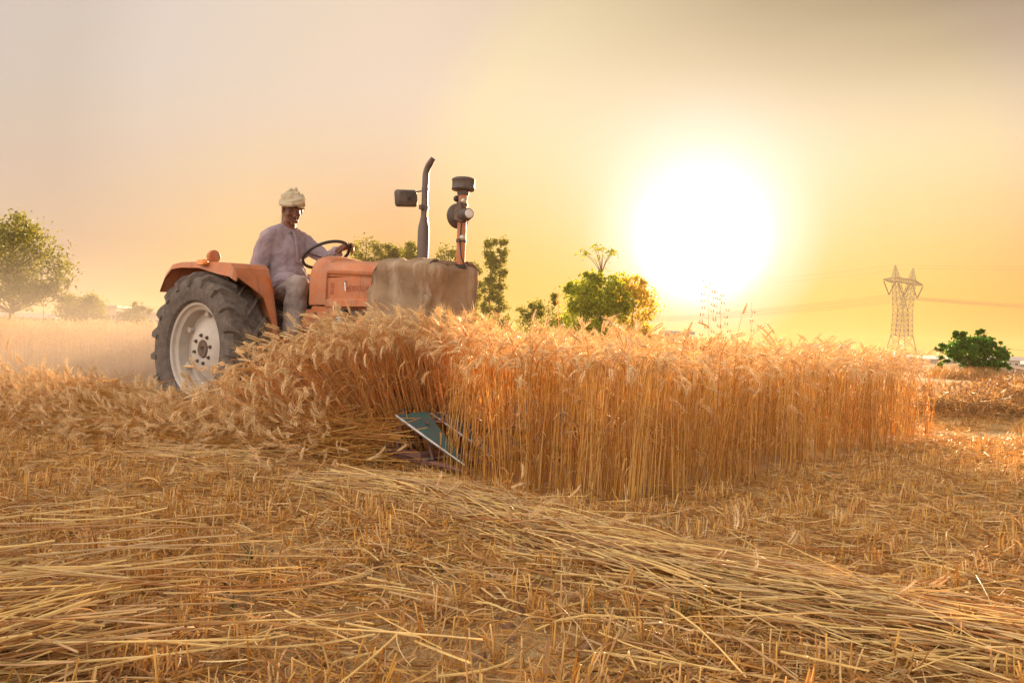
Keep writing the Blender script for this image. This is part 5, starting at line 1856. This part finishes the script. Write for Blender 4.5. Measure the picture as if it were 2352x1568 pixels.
# bushes and trees left of the sun
Y = 70
for i, (px, py, w_, lab) in enumerate(((1216, 690, 1.0, 'sprawling bush right of the tall slender eucalyptus'), (1256, 676, 1.3, 'taller twiggy bush between the eucalyptus and the spreading tree'), (1290, 720, 1.0, 'low bush under the left side of the spreading tree'))):
    h = hgt(px, py, Y)
    tree('bush', at(px, Y), [(0, 0, h * 0.45, w_, 0.9, h * 0.35, 2), (-0.6 * w_, 0, h * 0.72, 0.5, 0.5, h * 0.18, 0.7), (0.4, 0, h * 0.85, 0.5, 0.5, h * 0.14, 0.8)], [(0, 0, -0.2), (0, 0, h * 0.4), (0, 0, h * 0.9)], 0.22, M['leaf_olive'], lab, 'bush',
         'bushes in front of the glow', nleaf=1500, clus=30, seed=50 + i, trunk_r=0.06)
Y = 66; u = mpp(Y)
o = at(1376, Y)
t5 = tree('spreading_tree', o, [(-0.6, 0, 4.2, 1.8, 1.6, 1.5, 2.4), (0.6, 0.2, 4.3, 1.6, 1.5, 1.3, 1.8), (-1.8, 0, 2.6, 1.3, 1.3, 1.2, 1.3), (0.3, 0, 2.4, 1.9, 1.6, 1.3, 1.6), (-1.0, 0, 5.5, 0.7, 0.7, 0.5, 0.6), (-2.2, 0, 4.9, 0.6, 0.5, 0.4, 0.35), (0.2, 0, 1.0, 2.2, 1.5, 0.8, 1.0)],
          [(0, 0, -0.3), (0.1, 0, 1.5), (0, 0, 3.2), (0.05, 0, 5.0), (0, 0, 6.3)], 0.30, M['leaf_mid'],
          'bushy green tree whose thin top whorl of leaves rises above it against the glow', nleaf=7000, clus=115, seed=61, trunk_r=0.15, spread=0.22)
cm, tm = MB(), MB()
r_ = random.Random(4)
for i in range(9):                        # the loose whorl of leaves on bare stems
    a = 2 * PI * i / 9 + r_.uniform(-0.2, 0.2)
    q = Vector((math.cos(a) * 1.45 * r_.uniform(0.45, 1.0) - 0.1, math.sin(a) * 1.0, 7.5 + r_.uniform(-0.45, 0.35)))
    tm.tube([Vector((0, 0, 5.9)), Vector((q.x * 0.42, q.y * 0.42, 6.75 + r_.uniform(-0.15, 0.15))), q], [0.04, 0.026, 0.013], 4)
    for j in range(24):
        d_ = Vector((r_.gauss(0, 0.26), r_.gauss(0, 0.24), 0))
        p = q + d_ + Vector((0, 0, 0.10 - 1.1 * (d_.length ** 2) + r_.gauss(0, 0.05)))
        leaf_quad(cm, p, r_.uniform(0.22, 0.42), 0.055, Vector((r_.uniform(-1, 1), r_.uniform(-1, 0.2), 0.6)).normalized(), Vector((d_.x * 3, d_.y * 3, -0.7)).normalized())
t5.scale = (1.12, 1.12, 1.17)
cm.obj('top_whorl', M['leaf_mid'], t5)
tm.obj('whorl_stems', M['bark'], t5)
o = at(1446, 72)
t6 = tree('round_tree', o, [(-0.2, 0, 4.0, 1.5, 1.4, 2.0, 2.2), (0.9, 0, 3.4, 1.0, 1.2, 1.9, 1.8), (0.2, 0, 5.6, 0.9, 0.9, 0.8, 0.8), (0.5, 0, 1.6, 1.3, 1.2, 1.0, 1.2), (1.2, 0, 1.2, 0.7, 0.7, 0.7, 0.6)],
     [(0, 0, -0.3), (0.1, 0, 1.5), (0.2, 0, 3.5), (0.2, 0, 5.6)], 0.26, M['leaf_gold'],
     'pale golden round tree lit by the sun, right of the bushy green tree', nleaf=4600, clus=95, seed=62, trunk_r=0.11, spread=0.20)

t6.scale = (1.12, 1.12, 1.2)

# dark green bush on the right
Y = 42
tree('bush', at(2238, Y), [(0, 0, 1.35, 1.15, 1.1, 0.75, 3), (-0.95, 0, 1.25, 0.8, 0.8, 0.5, 1.3), (0.8, 0, 1.1, 0.85, 0.8, 0.6, 1.5), (-0.2, 0, 2.0, 0.75, 0.7, 0.35, 1), (0.55, 0, 1.85, 0.5, 0.5, 0.35, 0.7), (1.45, 0, 0.62, 0.4, 0.5, 0.25, 0.5), (0.1, 0, 0.6, 1.0, 0.8, 0.4, 0.8), (-1.6, 0, 1.45, 0.35, 0.4, 0.22, 0.5), (-1.35, 0, 0.95, 0.35, 0.4, 0.2, 0.4), (-0.75, 0, 2.2, 0.3, 0.3, 0.22, 0.4), (0.35, 0, 2.3, 0.25, 0.3, 0.2, 0.35), (1.15, 0, 1.7, 0.3, 0.3, 0.25, 0.4), (1.75, 0, 0.75, 0.3, 0.3, 0.15, 0.3)],
     [(0.2, 0, -0.2), (0.15, 0, 0.4), (0.1, 0, 1.0), (0.0, 0, 1.9)], 0.17, M['leaf_dark'], 'dense dark green bush standing alone on the right below the orange sky', 'bush', nleaf=6500, clus=130, seed=71, trunk_r=0.10, spread=0.19)
tree('shrub', at(2160, Y + 1), [(0, 0, 0.35, 0.3, 0.3, 0.3, 1)], [(0, 0, -0.1), (0, 0, 0.3), (0, 0, 0.5)], 0.14, M['leaf_dark'], 'tiny green shrub at the left foot of the dark bush', 'shrub', nleaf=240, clus=8, seed=72, trunk_r=0.03)

# dry weeds under the bush: nobody could count them
cm = MB(); r_ = random.Random(3)
for i in range(2600):
    x_, y_ = at(r_.gauss(2225, 45), 36 + r_.random() * 6).xy
    L = r_.uniform(0.25, 0.75)
    blade_into(cm, (x_, y_, -0.02), r_.uniform(0, 6.28), L, 0.012, r_.uniform(1.1, 1.55), r_.uniform(0, 0.9), 0, 0, 3)
tag(cm.obj('dry_weeds', M['weed']), 'brown dry weeds around the foot of the dark green bush', 'weeds', kind='stuff')

# seed head of a tall weed, left of the spreading tree
cm = MB(); r_ = random.Random(6)
b = P(1283, 745, 9.0); top = P(1284, 668, 9.0)
cm.tube([Vector((b.x, 9.0, 0.5)), b, top], [0.004, 0.004, 0.002], 5)
for i in range(40):
    t_ = i / 40
    p = b.lerp(top, 0.15 + 0.85 * t_) + Vector((r_.gauss(0, 0.012), r_.gauss(0, 0.012), 0))
    leaf_quad(cm, p, 0.02, 0.006, Vector((r_.uniform(-1, 1), -0.6, 0.3)).normalized(), Vector((r_.uniform(-1, 1), 0, 0.8)).normalized())
tag(cm.obj('seed_spike', M['dleaf']), 'thin upright weed spike against the glow left of the spreading tree', 'weed')

# ------------------------------------------------------------------ wild oats and tall wheat heads that stand out of the crop
def wild_oat(px, py_top, Y, spread_px, n, seed, label, lean=0.0):
    r_ = random.Random(seed)
    t = P(px + lean, py_top, Y)
    b = Vector((P(px, 900, Y).x, Y, 0.1))
    cm = MB()
    pts = [b, b.lerp(t, 0.5) + Vector((0.01, 0, 0.0)), b.lerp(t, 0.8), t]
    cm.tube(pts, [0.0022, 0.0018, 0.0012, 0.0006], 4)
    o = cm.obj('wild_oat', M['stem'])
    sp = MB()
    sw_ = spread_px * Y / FPX
    for i in range(n):
        k_ = 0.62 + 0.38 * i / n
        p0 = b.lerp(t, k_)
        sd = -1 if i % 2 else 1
        d = sd * sw_ * (1.05 - (k_ - 0.62) / 0.38 * 0.75) * r_.uniform(0.3, 1.0)
        p1 = p0 + Vector((d * 0.55, r_.gauss(0, 0.02), abs(d) * 0.35)); p2 = p0 + Vector((d, r_.gauss(0, 0.03), -abs(d) * 0.15))
        sp.tube([p0, p1, p2], [0.0006, 0.0005, 0.0004], 3, 0, False)
        for w in (-0.0035, 0.0035):
            q = p2 + Vector((w * 2.2, 0, -0.011))
            sp.ball(q, (0.0030, 0.0026, 0.0105), 5, 4, Matrix.Rotation(w * 80 + r_.gauss(0, 0.3), 3, 'Y'))
    sp.obj('spikelets', M['dleaf'], o)
    return tag(o, label, 'wild oat', 'wild oats above the crop')


wild_oat(1633, 632, 5.0, 30, 22, 1, 'wild oat with nodding spikelets in front of the sun, left stem', -6)
wild_oat(1668, 658, 5.0, 26, 20, 2, 'wild oat with nodding spikelets in front of the sun, right stem', -14)
wild_oat(1726, 692, 5.2, 12, 7, 3, 'sparse short wild oat right of the tall bearded wheat head', 0)
for i, (px, py, Y, az, nod, lab) in enumerate(((1694, 706, 4.9, 0.6, 0.55, 'bearded wheat head sticking straight up above the crop below the sun'), (1672, 735, 4.95, PI, 1.3, 'bearded wheat head nodding left beside the tall upright head'),
                                              (1712, 738, 4.9, 0.2, 1.2, 'bearded wheat head nodding right beside the tall upright head'), (1812, 748, 5.2, PI - 0.3, 1.0, 'tall wheat head leaning left above the right half of the crop'),
                                              (1836, 766, 5.2, 0.3, 0.8, 'tall wheat head leaning right above the right half of the crop'))):
    p = P(px, py, Y)
    mb = MB(); random.seed(100 + i)
    stalk_into(mb, (0, 0, 0), p.z - 0.07 + 0.03 * nod, az, 0.06, nod, 0.0021, 2, True, 18)
    o = mb.obj('wheat_stalk', WM); o.location = (p.x, Y, 0)
    tag(o, lab, 'wheat stalk')

# ------------------------------------------------------------------ buildings far off
M['wall_grey'] = paint_mat('pale_grey_render', (0.40, 0.36, 0.34), (0.46, 0.42, 0.40), 0.6, 0.85, 0.15, 0, 0.2, 8)
M['wall_cream'] = paint_mat('cream_render', (0.52, 0.45, 0.36), (0.46, 0.39, 0.31), 0.8, 0.85, 0.15, 0, 0.2, 8)
M['roof_grey'] = paint_mat('grey_sheet_roof', (0.33, 0.31, 0.31), (0.39, 0.37, 0.36), 0.5, 0.6, 0.25, 0.1, 0.2, 10)
M['roof_white'] = paint_mat('white_sheet_roof', (0.62, 0.61, 0.62), (0.55, 0.54, 0.55), 0.5, 0.6, 0.25, 0, 0.2, 10)
M['winglass'] = paint_mat('dark_window_glass', (0.04, 0.045, 0.05), (0.06, 0.06, 0.065), 2, 0.15, 0.5)
M['brick'] = paint_mat('brown_brick', (0.28, 0.15, 0.10), (0.34, 0.20, 0.13), 2.0, 0.9, 0.1, 0, 0.4, 12)


def building(name, px0, px1, pyt, Y, depth, mat, roof, label, cat='building', nwin=0, rz=0.0, gable=0.0, over=0.3, rowh=None):
    x0, x1 = P(px0, 784, Y).x, P(px1, 784, Y).x
    h = hgt((px0 + px1) / 2, pyt, Y)
    cx, w = (x0 + x1) / 2, abs(x1 - x0)
    t = empty(name, (cx, Y + depth / 2, 0), rz)
    tag(t, label, cat)
    mb = MB(); mb.box((0, 0, h / 2 - 0.5), (w, depth, h + 1.0)); mb.obj('wall', mat, t)
    mb = MB()
    if gable:
        hw, hd = w / 2 + over, depth / 2 + over
        A = [(-hw, -hd, h), (hw, -hd, h), (hw, hd, h), (-hw, hd, h), (-hw * 0.92, 0, h + gable), (hw * 0.92, 0, h + gable)]
        mb.add(A, [(0, 1, 5, 4), (2, 3, 4, 5), (1, 2, 5), (3, 0, 4), (3, 2, 1, 0)])
    else:
        mb.box((0, 0, h + 0.09), (w + 2 * over, depth + 2 * over, 0.18))
        for sy in (-1, 1):
            mb.box((0, sy * (depth / 2 + over - 0.08), h + 0.35), (w + 2 * over, 0.16, 0.34))
        for sx in (-1, 1):
            mb.box((sx * (w / 2 + over - 0.08), 0, h + 0.348), (0.16, depth + 2 * over - 0.33, 0.33))
    mb.obj('roof', roof, t)
    for i in range(nwin):
        x_ = (-0.5 + (i + 0.5) / nwin) * w * 0.94
        ww, wh = min(w / nwin * 0.5, 1.4), min(h * 0.3, 1.2)
        zc = rowh or h * 0.6
        mb = MB()
        for dx, dz, a, b in ((0, wh / 2, ww + 0.16, 0.08), (0, -wh / 2, ww + 0.16, 0.08)):
            mb.box((x_ + dx, -depth / 2 - 0.02, zc + dz), (a, 0.1, b))
        for dx in (-ww / 2 - 0.04, ww / 2 + 0.04):
            mb.box((x_ + dx, -depth / 2 - 0.018, zc), (0.08, 0.09, wh - 0.085))
        wnd = mb.obj('window', roof, t)
        mb = MB(); mb.box((x_, -depth / 2 - 0.01, zc), (ww - 0.005, 0.03, wh - 0.09)); mb.obj('pane', M['winglass'], wnd)
    return t


building('long_shed', -60, 118, 728, 190, 18, M['wall_grey'], M['roof_grey'], 'long low grey shed behind the large left tree', nwin=9, gable=1.2, over=0.5)
building('factory_block', 234, 264, 706, 175, 12, M['wall_grey'], M['roof_grey'], 'tall pale grey factory block behind the pair of round trees', nwin=3)
building('factory_hall', 265.5, 405, 722, 177, 20, M['wall_grey'], M['roof_grey'], 'long pale factory hall between the small tree and the tractor', nwin=8)
bw = building('water_tank_house', 1538, 1582, 767, 150, 5, M['wall_cream'], M['roof_grey'], 'small flat roofed block with wide eaves below the sun, behind the wheat', nwin=2, over=0.9)
building('farm_house', 1870, 1890, 800, 150, 6, M['wall_cream'], M['roof_grey'], 'tiny flat house left of the pylon, smaller of the two', nwin=2)
building('farm_house', 1912, 1950, 797, 152, 7, M['wall_cream'], M['roof_grey'], 'tiny flat house left of the pylon, larger of the two', nwin=3)
building('poultry_shed', 2110, 2260, 826, 118, 10, M['wall_cream'], M['roof_white'], 'long white roofed shed behind the dark green bush', nwin=8, gable=0.5)
building('poultry_shed', 2262, 2420, 836, 116, 10, M['wall_cream'], M['roof_white'], 'white roofed shed at the right edge behind the field', nwin=8, gable=0.5)
building('farm_house', 2312, 2345, 828, 105, 5, M['wall_cream'], M['roof_white'], 'small white house at the right edge beside the pole', nwin=2)

# low bank of bare earth on the right
mb = MB()
secs = []
k = NT('bank_earth')
M['bank'] = k.done(k.bsdf(k.ramp(k.noise(1.2, 8, 0.7), [(0.3, (0.24, 0.16, 0.11)), (0.7, (0.36, 0.26, 0.18))]), 0.95, 0.1, 0, k.bump(k.noise(4, 6, 0.7), 0.8, 0.2)))
for i in range(60):
    t_ = i / 59
    x_ = 24 + t_ * 75
    h_ = 0.55 + 0.12 * math.sin(i * 0.9) + 0.08 * math.sin(i * 2.3)
    h_ *= min(1, t_ * 12)
    secs.append([Vector((x_, 55 + a, z * h_)) for a, z in ((0, -0.05), (1.2, 0.55), (2.6, 0.95), (4.0, 1.0), (5.5, 0.9), (8.0, -0.05))])
mb.loft(secs, closed=False, cap=False)
sm(tag(mb.obj('earth_bank', M['bank']), 'low bank of bare brown earth behind the dark bush', kind='structure'), 60)

# ------------------------------------------------------------------ pylon and its lines
M['pylon'] = paint_mat('galvanised_steel', (0.30, 0.27, 0.24), (0.24, 0.21, 0.18), 0.5, 0.6, 0.4, 0.4, 0.1, 4)
M['insul'] = paint_mat('dark_insulator_glass', (0.10, 0.08, 0.07), (0.14, 0.11, 0.09), 2, 0.3, 0.5)
M['wire'] = paint_mat('line_wire', (0.16, 0.13, 0.11), (0.2, 0.16, 0.13), 2, 0.5, 0.4, 0.5)
PY = 300.0
pb = at(2071, PY)
PANG = math.atan2(0.60, 0.803)                 # direction of the crossarm, left tip to right tip
pyl = empty('power_pylon', pb, PANG)
tag(pyl, 'steel lattice power pylon with two peaks and V shaped insulators', 'pylon')
WH, AH, PH = 9.4, 29.5, 35.3


def lattice(mb, lo, hi, n, leg=0.17, br=0.10):
    """tapering four legged lattice between two rectangles of corners"""
    lo, hi = [Vector(p) for p in lo], [Vector(p) for p in hi]
    for j in range(4):
        mb.bar(lo[j], hi[j], leg)
    for i in range(n):
        for j in range(4):
            a0, a1 = lo[j].lerp(hi[j], i / n), lo[j].lerp(hi[j], (i + 1) / n)
            b0, b1 = lo[(j + 1) % 4].lerp(hi[(j + 1) % 4], i / n), lo[(j + 1) % 4].lerp(hi[(j + 1) % 4], (i + 1) / n)
            mb.bar(a0, b1, br); mb.bar(b0, a1, br)
            if i:
                mb.bar(a0, b0, br * 0.9)


def rect(u0, u1, v, z):
    return [(u0, -v, z), (u1, -v, z), (u1, v, z), (u0, v, z)]


mb = MB(); lattice(mb, rect(-4.6, 4.6, 4.4, -0.5), rect(-3.2, 3.2, 2.6, WH), 2, 0.22, 0.12); lattice(mb, rect(-3.2, 3.2, 2.6, WH), rect(-3.15, 3.15, 2.55, WH + 0.3), 1, 0.2, 0.12)
mb.obj('tower_base', M['pylon'], pyl)
for sd in (-1, 1):
    mb = MB()
    mid = 19.0
    lattice(mb, [(sd * a, b, c) for a, b, c in rect(0.15, 3.2, 2.5, WH + 0.3)], [(sd * a, b, c) for a, b, c in rect(0.12, 3.6, 1.9, mid)], 5, 0.17, 0.09)
    lattice(mb, [(sd * a, b, c) for a, b, c in rect(0.12, 3.6, 1.9, mid)], [(sd * a, b, c) for a, b, c in rect(4.2, 6.8, 1.0, AH)], 5, 0.16, 0.09)
    mb.obj('tower_leg', M['pylon'], pyl)
    mb = MB(); lattice(mb, [(sd * a, b, c) for a, b, c in rect(4.4, 7.4, 0.9, AH + 1.2)], [(sd * a, b, c) for a, b, c in rect(6.5, 6.7, 0.08, PH)], 4, 0.14, 0.08)
    mb.obj('earth_peak', M['pylon'], pyl)
    mb = MB()
    lattice(mb, [(sd * 6.8, -1.0, AH - 0.7), (sd * 6.8, 1.0, AH - 0.7), (sd * 6.8, 0.9, AH + 1.3), (sd * 6.8, -0.9, AH + 1.3)], [(sd * 14.6, -0.12, AH - 0.2), (sd * 14.6, 0.12, AH - 0.2), (sd * 14.6, 0.1, AH), (sd * 14.6, -0.1, AH)], 6, 0.14, 0.08)
    mb.obj('crossarm', M['pylon'], pyl)
mb = MB()
lattice(mb, [(-6.8, -1.0, AH - 0.2), (-6.8, 1.0, AH - 0.2), (-6.8, 0.9, AH + 1.3), (-6.8, -0.9, AH + 1.3)], [(6.8, -1.0, AH - 0.2), (6.8, 1.0, AH - 0.2), (6.8, 0.9, AH + 1.3), (6.8, -0.9, AH + 1.3)], 8, 0.14, 0.08)
mb.obj('crossbeam', M['pylon'], pyl)
att = {}
for nm, ua, ub in (('l', -14.2, -6.4), ('m', -3.9, 3.9), ('r', 6.4, 14.2)):
    bt = Vector(((ua + ub) / 2, 0, AH - 5.4))
    att[nm] = bt
    for q in (ua, ub):
        mb = MB()
        a = Vector((q, 0, AH - 0.75))
        n_ = 12
        pts = [a.lerp(bt, i / (n_ * 2)) for i in range(n_ * 2 + 1)]
        mb.tube(pts, [0.27 if i % 2 else 0.12 for i in range(n_ * 2 + 1)], 8)
        mb.obj('insulator_string', M['insul'], pyl)
# the conductors run away to the left and come nearer to the right
LD = Vector((-0.60, 0.803, 0))
pm = Matrix.Translation(pb) @ Matrix.Rotation(PANG, 4, 'Z')


def span(name, local, sagL, sagR, r_, label, group, nb=1):
    a = pm @ Vector(local)
    mb = MB()
    offs = (-0.22, 0.22) if nb == 2 else (0,)
    for of in offs:
        pts = []
        for i in range(-26, 25):
            s = i / 25
            L_ = 380.0 if s < 0 else 300.0
            sag = sagL if s < 0 else sagR
            p = a + LD * (-L_ * s)
            t_ = abs(s)
            p.z += -4 * sag * t_ * (1 - t_) + of * 1.6 + (0.9 * t_ if s < 0 else 0)
            pts.append(p)
        mb.tube(pts, r_, 4)
    tag(mb.obj(name, M['wire']), label, 'power line', group)


span('power_line', att['l'] + Vector((0, 0, -0.3)), 9.5, 8.5, 0.05, 'twin power line hanging from the left V insulator of the pylon', 'lines on the pylon', 2)
span('power_line', att['m'] + Vector((0, 0, -0.3)), 9.5, 8.5, 0.05, 'twin power line hanging from the middle V insulator of the pylon', 'lines on the pylon', 2)
span('power_line', att['r'] + Vector((0, 0, -0.3)), 9.5, 8.5, 0.05, 'twin power line hanging from the right V insulator of the pylon', 'lines on the pylon', 2)
span('earth_wire', (-6.6, 0, PH), 6.5, 6.0, 0.03, 'thin earth wire from the left peak of the pylon', 'earth wires on the pylon')
span('earth_wire', (6.6, 0, PH), 6.5, 6.0, 0.03, 'thin earth wire from the right peak of the pylon', 'earth wires on the pylon')


def pole(px, pyt, Y, label, trans=False, arm=1.2, single=False):
    b = at(px, Y); h = hgt(px, pyt, Y)
    t = empty('utility_pole', b, 0.2); tag(t, label, 'pole')
    mb = MB()
    for dx in ((-0.3, 0.3) if trans else (0,)):
        mb.tube([(dx, 0, -0.3), (dx, 0, h)], [0.11, 0.08], 8)
    if trans:
        for i in range(6):
            z = h * (0.3 + 0.11 * i); mb.bar((-0.3, 0, z), (0.3, 0, z + h * 0.055), 0.05); mb.bar((0.3, 0, z + h * 0.055), (-0.3, 0, z + h * 0.11), 0.05)
    mb.obj('post', M['pylon'], t)
    mb = MB()
    mb.box((0, 0, h - 0.12), (arm, 0.09, 0.1))
    if trans:
        mb.box((0, 0, h - 0.7), (arm * 0.7, 0.09, 0.1))
    mb.obj('crossarm', M['pylon'], t)
    for dx in (-0.45, 0, 0.45):
        mb = MB(); mb.tube([(dx * arm, 0, h - 0.07), (dx * arm, 0, h + 0.0), (dx * arm, 0, h + 0.16)], [0.05, 0.07, 0.03], 6); mb.obj('insulator', M['insul'], t)
    if trans:
        mb = MB(); mb.box((0, -0.25, h * 0.42), (0.7, 0.5, 0.7)); mb.obj('transformer', M['darkmetal'], t)
    return t


pole(2299, 796, 92, 'pole with transformer right of the dark green bush', True, 1.5)
pole(1845, 790, 135, 'slim pole between the wheat and the small flat houses', False, 1.0)
pole(97, 697, 150, 'slim hazy pole right of the large left tree trunk', False, 1.2)


def local_wire(p0, p1, sag, label):
    mb = MB()
    pts = []
    for i in range(17):
        t_ = i / 16
        q = p0.lerp(p1, t_); q.z -= 4 * sag * t_ * (1 - t_)
        pts.append(q)
    mb.tube(pts, 0.022, 4)
    tag(mb.obj('utility_wire', M['wire']), label, 'wire', 'low wires along the horizon')


local_wire(P(97, 698, 150), P(420, 703, 140), 0.3, 'thin low wire from the hazy pole towards the tractor')
local_wire(P(97, 698, 150), P(-40, 703, 150), 0.2, 'thin low wire from the hazy pole to the left edge')
local_wire(P(2299, 797, 92), P(2420, 806, 88), 0.2, 'thin low wire from the transformer pole to the right edge')
local_wire(P(1845, 791, 135), P(2299, 797, 92), 1.2, 'thin low wire between the slim pole and the transformer pole')
local_wire(P(1845, 791, 135), P(1480, 778, 150), 0.8, 'thin low wire from the slim pole to the left under the sun')
# ------------------------------------------------------------------ haze, and the dust the tractor raises
def volume(name, mb, density, color, aniso, label):
    m = bpy.data.materials.new(name)
    m.use_nodes = True
    t = m.node_tree
    t.nodes.clear()
    o_ = t.nodes.new('ShaderNodeOutputMaterial')
    v = t.nodes.new('ShaderNodeVolumePrincipled')
    v.inputs['Color'].default_value = (*color, 1)
    v.inputs['Density'].default_value = density
    v.inputs['Anisotropy'].default_value = aniso
    t.links.new(v.outputs[0], o_.inputs['Volume'])
    o = mb.obj(name, m)
    tag(o, label, kind='stuff')
    return o, v, t


mb = MB(); mb.box((0, 690, 18.5), (2700, 1500, 40.0))
volume('haze', mb, 0.0005, (0.70, 0.52, 0.29), 0.10, 'warm dusty haze over the whole field')

mb = MB()
mb.ball((0, 0, 0), (1, 1, 1), 40, 24)
dust, v, t = volume('dust_cloud', mb, 0.0, (0.66, 0.56, 0.47), 0.1, 'pale dust hanging low around and behind the rear wheel')
dust.location, dust.scale = (-4.2, 8.9, 0.35), (4.6, 3.3, 1.5)
tc_ = t.nodes.new('ShaderNodeTexCoord')
ln = t.nodes.new('ShaderNodeVectorMath'); ln.operation = 'LENGTH'
t.links.new(tc_.outputs['Object'], ln.inputs[0])
mr = t.nodes.new('ShaderNodeMapRange'); mr.interpolation_type = 'SMOOTHSTEP'
mr.inputs[1].default_value, mr.inputs[2].default_value, mr.inputs[3].default_value, mr.inputs[4].default_value = 0.0, 1.0, 0.32, 0.0
t.links.new(ln.outputs['Value'], mr.inputs[0])
nz = t.nodes.new('ShaderNodeTexNoise'); nz.inputs['Scale'].default_value = 2.2; nz.inputs['Detail'].default_value = 2.0
t.links.new(tc_.outputs['Object'], nz.inputs[0])
m1 = t.nodes.new('ShaderNodeMath'); m1.operation = 'MULTIPLY'
m2 = t.nodes.new('ShaderNodeMath'); m2.operation = 'MULTIPLY_ADD'; m2.inputs[1].default_value = 1.4; m2.inputs[2].default_value = 0.3
t.links.new(nz.outputs[0], m2.inputs[0])
t.links.new(mr.outputs[0], m1.inputs[0]); t.links.new(m2.outputs[0], m1.inputs[1])
t.links.new(m1.outputs[0], v.inputs['Density'])
